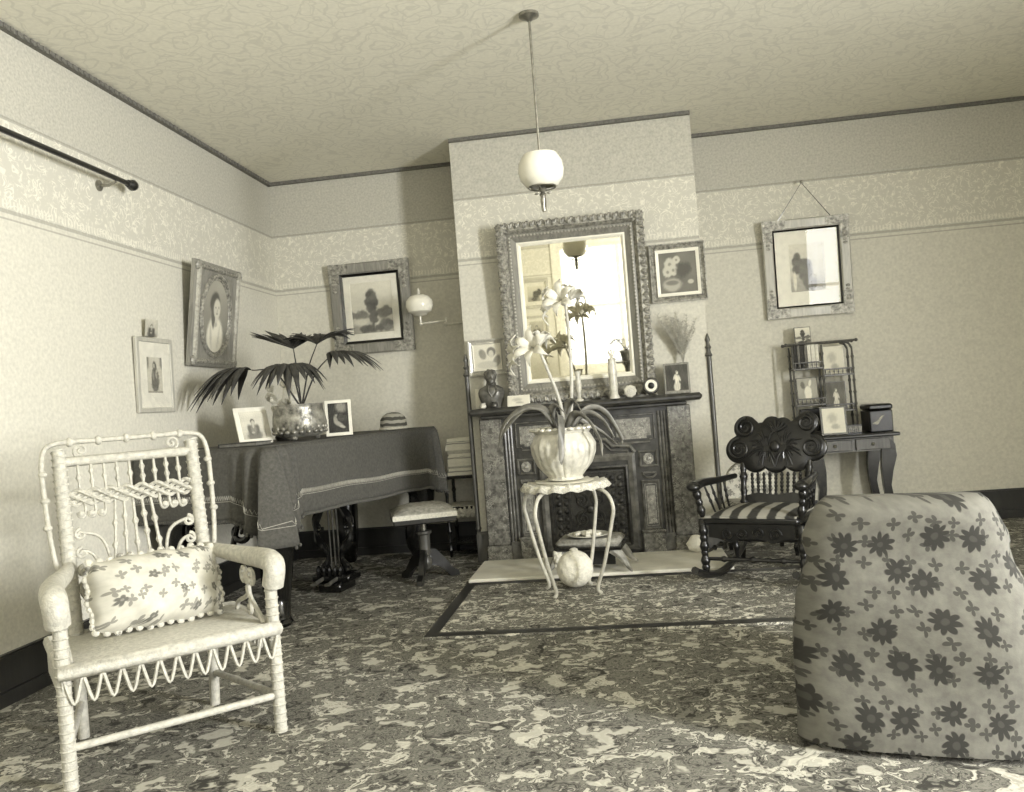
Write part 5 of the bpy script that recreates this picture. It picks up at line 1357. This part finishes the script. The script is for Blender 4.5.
# arms
for s in (-1, 1):
    P = bez([bk_(s*BH, 0.25), (s*0.275, 0.14, 0.615), (s*0.33, -0.03, 0.605), (s*0.345, -0.20, 0.605), (s*0.345, -0.25, 0.58), (s*0.34, -0.235, 0.52)], 7)
    mb = MB(); mb.tube(P, [0.020+0.020*math.sin(min(1, i/len(P)*1.2)*PI*0.62) for i in range(len(P))], 12)
    wpart('arm', mb)
    mb = MB(); mb.tube([(s*0.335, -0.225, 0.0), (s*0.335, -0.225, 0.56)], 0.022, 10)
    for k in range(19): mb.tube([(s*0.335+0.0225*math.cos(a*PI/4), -0.225+0.0225*math.sin(a*PI/4), 0.01+k*0.029) for a in range(8)], 0.0035, 4, True)
    wpart('front_post', mb)
    mb = MB(); mb.tube([bk_(s*BH, 0.0), (s*0.235, 0.27, 0.0)], 0.02, 8); wpart('rear_leg', mb)
    # scroll work below the arm
    mb = MB(); XS = T(s*0.31, 0, 0) @ RZ(PI/2)
    mb.tube(spiral((-0.085, 0, 0.53), 0.042, 1.4, -0.6, 1, 24, XS), 0.009, 6); mb.tube(spiral((0.005, 0, 0.53), 0.042, 1.4, PI+0.6, -1, 24, XS), 0.009, 6)
    mb.tube([XS @ p for p in bez([(-0.045, 0, 0.50), (-0.06, 0, 0.46), (-0.16, 0, 0.41), (-0.20, 0, 0.385)], 6)], 0.009, 6)
    mb.tube([XS @ p for p in bez([(-0.035, 0, 0.50), (-0.02, 0, 0.46), (0.10, 0, 0.42), (0.13, 0, 0.385)], 6)], 0.009, 6)
    mb.tube(spiral((-0.04, 0, 0.415), 0.028, 1.4, PI/2, 1, 20, XS), 0.007, 6); wpart('arm_scrollwork', mb)
# seat and skirt
mb = MB(); mb.box((0, 0.01, 0.37), (0.66, 0.50, 0.03), b=0.012); wpart('seat', mb)
P = [(-0.34, -0.25), (0.34, -0.25), (0.33, 0.25), (-0.33, 0.25)]
mb = MB(); mb.tube([(x, y, 0.37) for x, y in P], 0.025, 8, True); wpart('seat_rim', mb)
mb = MB()
for (a, b) in zip(P, P[1:]+P[:1]):
    for k in range(12):
        t0, t1 = k/12, (k+1)/12; p = Vector(a).lerp(Vector(b), t0); q = Vector(a).lerp(Vector(b), t1)
        mb.tube(bez([(p.x, p.y, 0.36), ((p.x+q.x)/2, (p.y+q.y)/2, 0.27), (q.x, q.y, 0.36)], 5), 0.006, 6)
wpart('looped_skirt', mb)
for z in (0.13,):
    mb = MB(); mb.tube([(-0.335, -0.225, z), (0.335, -0.225, z)], 0.013, 8); wpart('stretcher', mb)
    for s in (-1, 1): mb = MB(); mb.tube([(s*0.335, -0.225, z), (s*0.235, 0.27, z)], 0.013, 8); wpart('stretcher', mb)
# pillow propped in the seat
pw = thing('pillow', 'white pillow with scattered floral sprigs propped in wicker armchair', 'pillow'); pw.matrix_world = T(-1.69, 2.87, 0) @ RZ(WA) @ T(0.02, 0.075, 0.392) @ RX(-0.36)
mb = MB()
def pil(a, b, sg):
    x, z = 2*a-1, 2*b-1; e = max(0, (1-abs(x)**3)*(1-abs(z)**3))**0.55
    return (x*0.225*(1-0.05*z*z)+0.005*math.sin(9*z), sg*(0.085*e+0.006*math.sin(8*x+5*z)*e), 0.14+z*0.135*(1-0.06*x*x)+0.004*math.sin(11*x))
mb.grid(lambda a, b: pil(a, b, -1), 28, 22); mb.grid(lambda a, b: pil(a, b, 1), 28, 22); mb.build('cover', 'chintz2', pw, 60)
mb = MB(); bd = []
for i in range(48):
    t = i/12; q, f_ = int(t), t-int(t); a, b = [(f_, 0), (1, f_), (1-f_, 1), (0, 1-f_)][q]; p = pil(a, b, 0); bd.append(p)
for i, p in enumerate(bd):
    mb.sph(p, (0.014, 0.008, 0.014), 6, 4)
mb.build('ruffle', 'chintz2', pw)

# ================================================================== WRITING TABLE AND WHATNOT SHELF
DT = thing('writing_table', 'dark writing table with shaped legs in the right alcove', 'table', (1.545, 6.32, 0))
mb = MB(); mb.box((0, 0, 0.69), (0.60, 0.46, 0.025), b=0.008); mb.build('top', 'darkwood', DT)
mb = MB(); mb.box((0, 0.01, 0.63), (0.53, 0.38, 0.095)); mb.build('apron', 'midwood', DT, 0)
for s in (-1, 1):
    mb = MB(); mb.box((s*0.125, -0.185, 0.63), (0.225, 0.016, 0.075), b=0.004); dr = mb.build('drawer', 'midwood', DT)
    mb = MB(); mb.sph((s*0.125, -0.2, 0.63), (0.012, 0.012, 0.012), 8, 6); mb.build('knob', 'brass', dr)
for sx in (-1, 1):
    for sy in (-1, 1):
        prof = [(0.045, 0.68), (0.0, 0.68), (-0.045, 0.62), (-0.05, 0.54), (-0.02, 0.44), (0.0, 0.34), (-0.02, 0.2), (-0.05, 0.10), (-0.06, 0.03), (-0.035, 0.0), (0.02, 0.0), (0.0, 0.08), (0.03, 0.2), (0.05, 0.34), (0.055, 0.46), (0.045, 0.56)]
        mb = MB(); mb.prism(prof, 0.04, T(0.225 if sx > 0 else -0.25, sy*0.17+0.02, 0) @ SC(-sx, 1, 1) @ RX(PI/2)); mb.build('leg', 'ebony', DT, 40)
DZ = 0.7035
WN = thing('whatnot_shelf', 'turned spindle whatnot with staggered shelves on the writing table', 'shelf', (1.435, 6.42, DZ))
HW, HH, HD = 0.205, 0.66, 0.12
for x in (-HW, 0.0, HW):
    for y in (-HD/2, HD/2):
        top = {-HW: 0.64, 0.0: 0.64, HW: 0.60}[x]
        mb = MB(); spindle(mb, (x, y, 0), (x, y, top), 0.008, [(t, 0.0125) for t in (0.06, 0.2, 0.34, 0.48, 0.62, 0.76, 0.9)], 8); mb.build('post', 'midwood', WN)
mb = MB()
for y in (-HD/2, HD/2): mb.tube([(-HW-0.035, y, 0.655), (HW+0.03, y, 0.655)], 0.008, 8); mb.sph((-HW-0.04, y, 0.655), (0.013, 0.013, 0.013), 8, 6); mb.sph((HW+0.035, y, 0.655), (0.013, 0.013, 0.013), 8, 6)
mb.build('top_rod', 'midwood', WN)
for s in (-1,):
    mb = MB(); mb.tube(bez([(HW, -HD/2, 0.60), (HW-0.02, -HD/2, 0.635), (HW-0.05, -HD/2, 0.645)], 5), 0.008, 8); mb.tube(bez([(HW, HD/2, 0.60), (HW-0.02, HD/2, 0.635), (HW-0.05, HD/2, 0.645)], 5), 0.008, 8); mb.build('curved_top', 'midwood', WN)
SHV = {0: (0.02, 0.215, 0.475), 1: (0.02, 0.16, 0.415)}
for c_ in (0, 1):
    x0 = -HW if c_ == 0 else 0.0
    for z in SHV[c_]:
        mb = MB(); mb.box((x0+HW/2, 0, z), (HW, HD+0.02, 0.012), b=0.002); shf = mb.build('shelf', 'midwood', WN)
        if z > 0.1:
            mb = MB(); mb.tube([(x0, -HD/2-0.004, z+0.045), (x0+HW, -HD/2-0.004, z+0.045)], 0.005, 6)
            for k in range(7): x = x0+HW*(k+0.5)/7; spindle(mb, (x, -HD/2-0.004, z+0.006), (x, -HD/2-0.004, z+0.045), 0.0035, [(0.5, 0.0065)], 6)
            mb.build('gallery_rail', 'midwood', shf)
def wn(x, y, z): return (1.435+x, 6.42+y, DZ+z)
GB = 'books on the whatnot top shelf'
xb = -HW+0.015
for i, (w_, h_, mt, lb) in enumerate(((0.022, 0.165, 'book1', 'dark book, first at left on the whatnot top shelf'), (0.018, 0.17, 'book3', 'narrow grey brown book, second on the whatnot top shelf'), (0.026, 0.16, 'book1', 'thick dark book, third on the whatnot top shelf'), (0.018, 0.165, 'book3', 'grey brown book beside the white ones on whatnot shelf'), (0.024, 0.17, 'book2', 'first white book from the dark ones on whatnot shelf'), (0.028, 0.17, 'book2', 'middle white book on the whatnot top shelf'), (0.022, 0.165, 'book2', 'white book at right end of the whatnot top shelf'))):
    b = thing('book', lb, 'book', wn(xb+w_/2, 0.005, 0.4815), 0, GB)
    mb = MB(); mb.box((0, 0.003, h_/2), (w_*0.7, 0.088, h_-0.008)); mb.build('pages', 'card', b, 0)
    mb = MB(); mb.box((-w_*0.43, 0, h_/2), (w_*0.13, 0.094, h_)); mb.box((w_*0.43, 0, h_/2), (w_*0.13, 0.094, h_)); mb.box((0, -0.046, h_/2), (w_, 0.004, h_), b=0.001); mb.build('cover', mt, b, 0)
    xb += w_+0.0025
standing('photograph', 'small landscape card standing on top of the whatnot books', *wn(-0.105, 0.02, 0.654), 0.0, 0.06, 0.115, 0.125, landscape, 0.005, 'midwood', 'cards on the whatnot')
standing('photograph', 'card of a pale vase of flowers, left middle of whatnot', *wn(-0.105, 0.0, 0.2215), 0.0, 0.08, 0.15, 0.19, vase_pr, 0.006, 'midwood', 'cards on the whatnot')
standing('photograph', 'pale vignette card standing at the upper right of whatnot', *wn(0.09, 0.0, 0.4215), 0.0, 0.08, 0.15, 0.20, vignette_pr, 0.006, 'card', 'cards on the whatnot')
standing('photograph', 'card of a white bust on the whatnot middle right shelf', *wn(0.09, 0.0, 0.1665), 0.0, 0.08, 0.14, 0.20, statue(0.42), 0.006, 'midwood', 'cards on the whatnot')
standing('photograph', 'plain white card on the lowest right shelf of whatnot', *wn(0.075, 0.01, 0.0265), 0.0, 0.06, 0.11, 0.115, lambda U, V: 0.86+0*U, 0.006, 'card', 'cards on the whatnot')
ovs = thing('round_plaque', 'small dark box with round white plaque, lowest left on whatnot', 'plaque', wn(-0.10, 0.0, 0.0265))
mb = MB(); mb.box((0, 0, 0.08), (0.15, 0.05, 0.16), b=0.004); mb.build('box', 'black', ovs)
mb = MB(); mb.lathe([(0.05, 0), (0.05, 0.006), (0.04, 0.012), (0.001, 0.014)], 20, T(0, -0.025, 0.075) @ RX(PI/2)); mb.build('disc', 'ceramic', ovs)
standing('photograph', 'white framed print leaning in front of whatnot on writing table', 1.435, 6.16, DZ, -0.05, 0.14, 0.175, 0.20, vignette_pr, 0.014, 'midwood', 'cards on the whatnot')
tr_ = thing('small_basket', 'small dark slatted basket at the foot of the whatnot', 'basket', (1.575, 6.24, DZ))
mb = MB(); mb.box((0, 0, 0.005), (0.10, 0.07, 0.01)); mb.build('base', 'ebony', tr_, 0)
for k in range(8): mb = MB(); mb.box((-0.045+k*0.0129, -0.033, 0.03), (0.007, 0.004, 0.05)); mb.build('slat', 'framemid', tr_, 0)
mb = MB(); mb.rectsweep(0.104, 0.074, [(0, -0.004), (0, 0.004), (0.006, 0.004), (0.006, -0.004)], T(0, 0, 0.056) @ RX(PI/2)); mb.build('rim', 'ebony', tr_, 0)
bxo = thing('lacquer_box', 'black box with a pale painted mark at right end of writing table', 'box', (1.755, 6.30, DZ))
mb = MB(); mb.box((0, 0, 0.075), (0.155, 0.22, 0.15), b=0.008); mb.build('body', 'black', bxo)
mb = MB(); mb.box((0, 0, 0.172), (0.163, 0.23, 0.04), b=0.012); mb.build('lid', 'black', bxo)
mb = MB()
mb.tube(bez([(-0.06, -0.112, 0.06), (-0.03, -0.113, 0.065), (0.0, -0.113, 0.10), (0.02, -0.112, 0.115)], 5), [0.004, 0.006, 0.008, 0.010, 0.012, 0.012, 0.010, 0.008, 0.007, 0.007, 0.007, 0.006, 0.005, 0.004, 0.003, 0.002], 6, flat=0.3); mb.build('painted_mark', 'thread', bxo)

# ================================================================== REAR WALL (seen in the mirror)
picture('rear_picture', 'pale framed view on the wall behind, upper one in the mirror', 'picture', T(-1.25, YR+0.006, 1.62) @ RZ(PI), 0.46, 0.46, 0.05, 0.025, 'framelight', coast, 0.06, 'flat', None, True, 'pictures on the rear wall', 24)
picture('rear_picture', 'smaller framed print on the wall behind, lower one in the mirror', 'picture', T(-1.27, YR+0.006, 1.08) @ RZ(PI), 0.4, 0.42, 0.04, 0.025, 'framelight', sitter(0.4, 0.7, 9), 0.05, 'flat', None, True, 'pictures on the rear wall', 24)

# plant table by the rear window (seen in the mirror)
pt = thing('plant_table', 'small round pedestal table by the rear window, seen in the mirror', 'table', (0.12, -1.25, 0))
mb = MB(); mb.lathe([(0.001, 0.70), (0.28, 0.70), (0.29, 0.712), (0.28, 0.725), (0.001, 0.725)], 32); mb.build('top', 'darkwood', pt)
mb = MB(); mb.lathe([(0.05, 0.10), (0.06, 0.16), (0.03, 0.22), (0.045, 0.36), (0.028, 0.5), (0.05, 0.64), (0.10, 0.70)], 16); mb.build('pedestal', 'darkwood', pt)
for k in range(3):
    mb = MB(); mb.prism([(0.02, 0.08), (0.02, 0.2), (0.09, 0.16), (0.2, 0.05), (0.26, 0.035), (0.26, 0.0), (0.19, 0.0), (0.1, 0.06)], 0.035, RZ(2*PI*k/3) @ T(0, 0.0175, 0) @ RX(PI/2)); mb.build('leg', 'darkwood', pt, 0)
fe = thing('potted_fern', 'bushy potted fern on the small table, seen in the mirror', 'potted plant', (0.12, -1.25, 0.726))
mb = MB(); mb.lathe([(0.07, 0), (0.075, 0.01), (0.10, 0.12), (0.11, 0.13), (0.11, 0.15), (0.095, 0.15), (0.09, 0.12)], 24); mb.build('pot', 'midwood', fe)
for k in range(18):
    a = k*2.4; L = 0.2+0.16*random.random(); u = Vector((math.cos(a), math.sin(a), 0))
    P = bez([(0, 0, 0.13), u*L*0.5+Vector((0, 0, 0.32)), u*L+Vector((0, 0, 0.26))], 7); sd = Vector((-u.y, u.x, 0)); mb = MB(); mb.tube(P, 0.003, 5)
    for i in range(2, len(P)):
        w2 = 0.045*math.sin(PI*i/len(P))+0.008
        for q in (-1, 1): mb.add([P[i]-u*0.008, P[i]+u*0.008, P[i]+sd*q*w2+Vector((0, 0, -0.01))], [(0, 1, 2)])
    mb.build('frond', 'leaf', fe, 0)
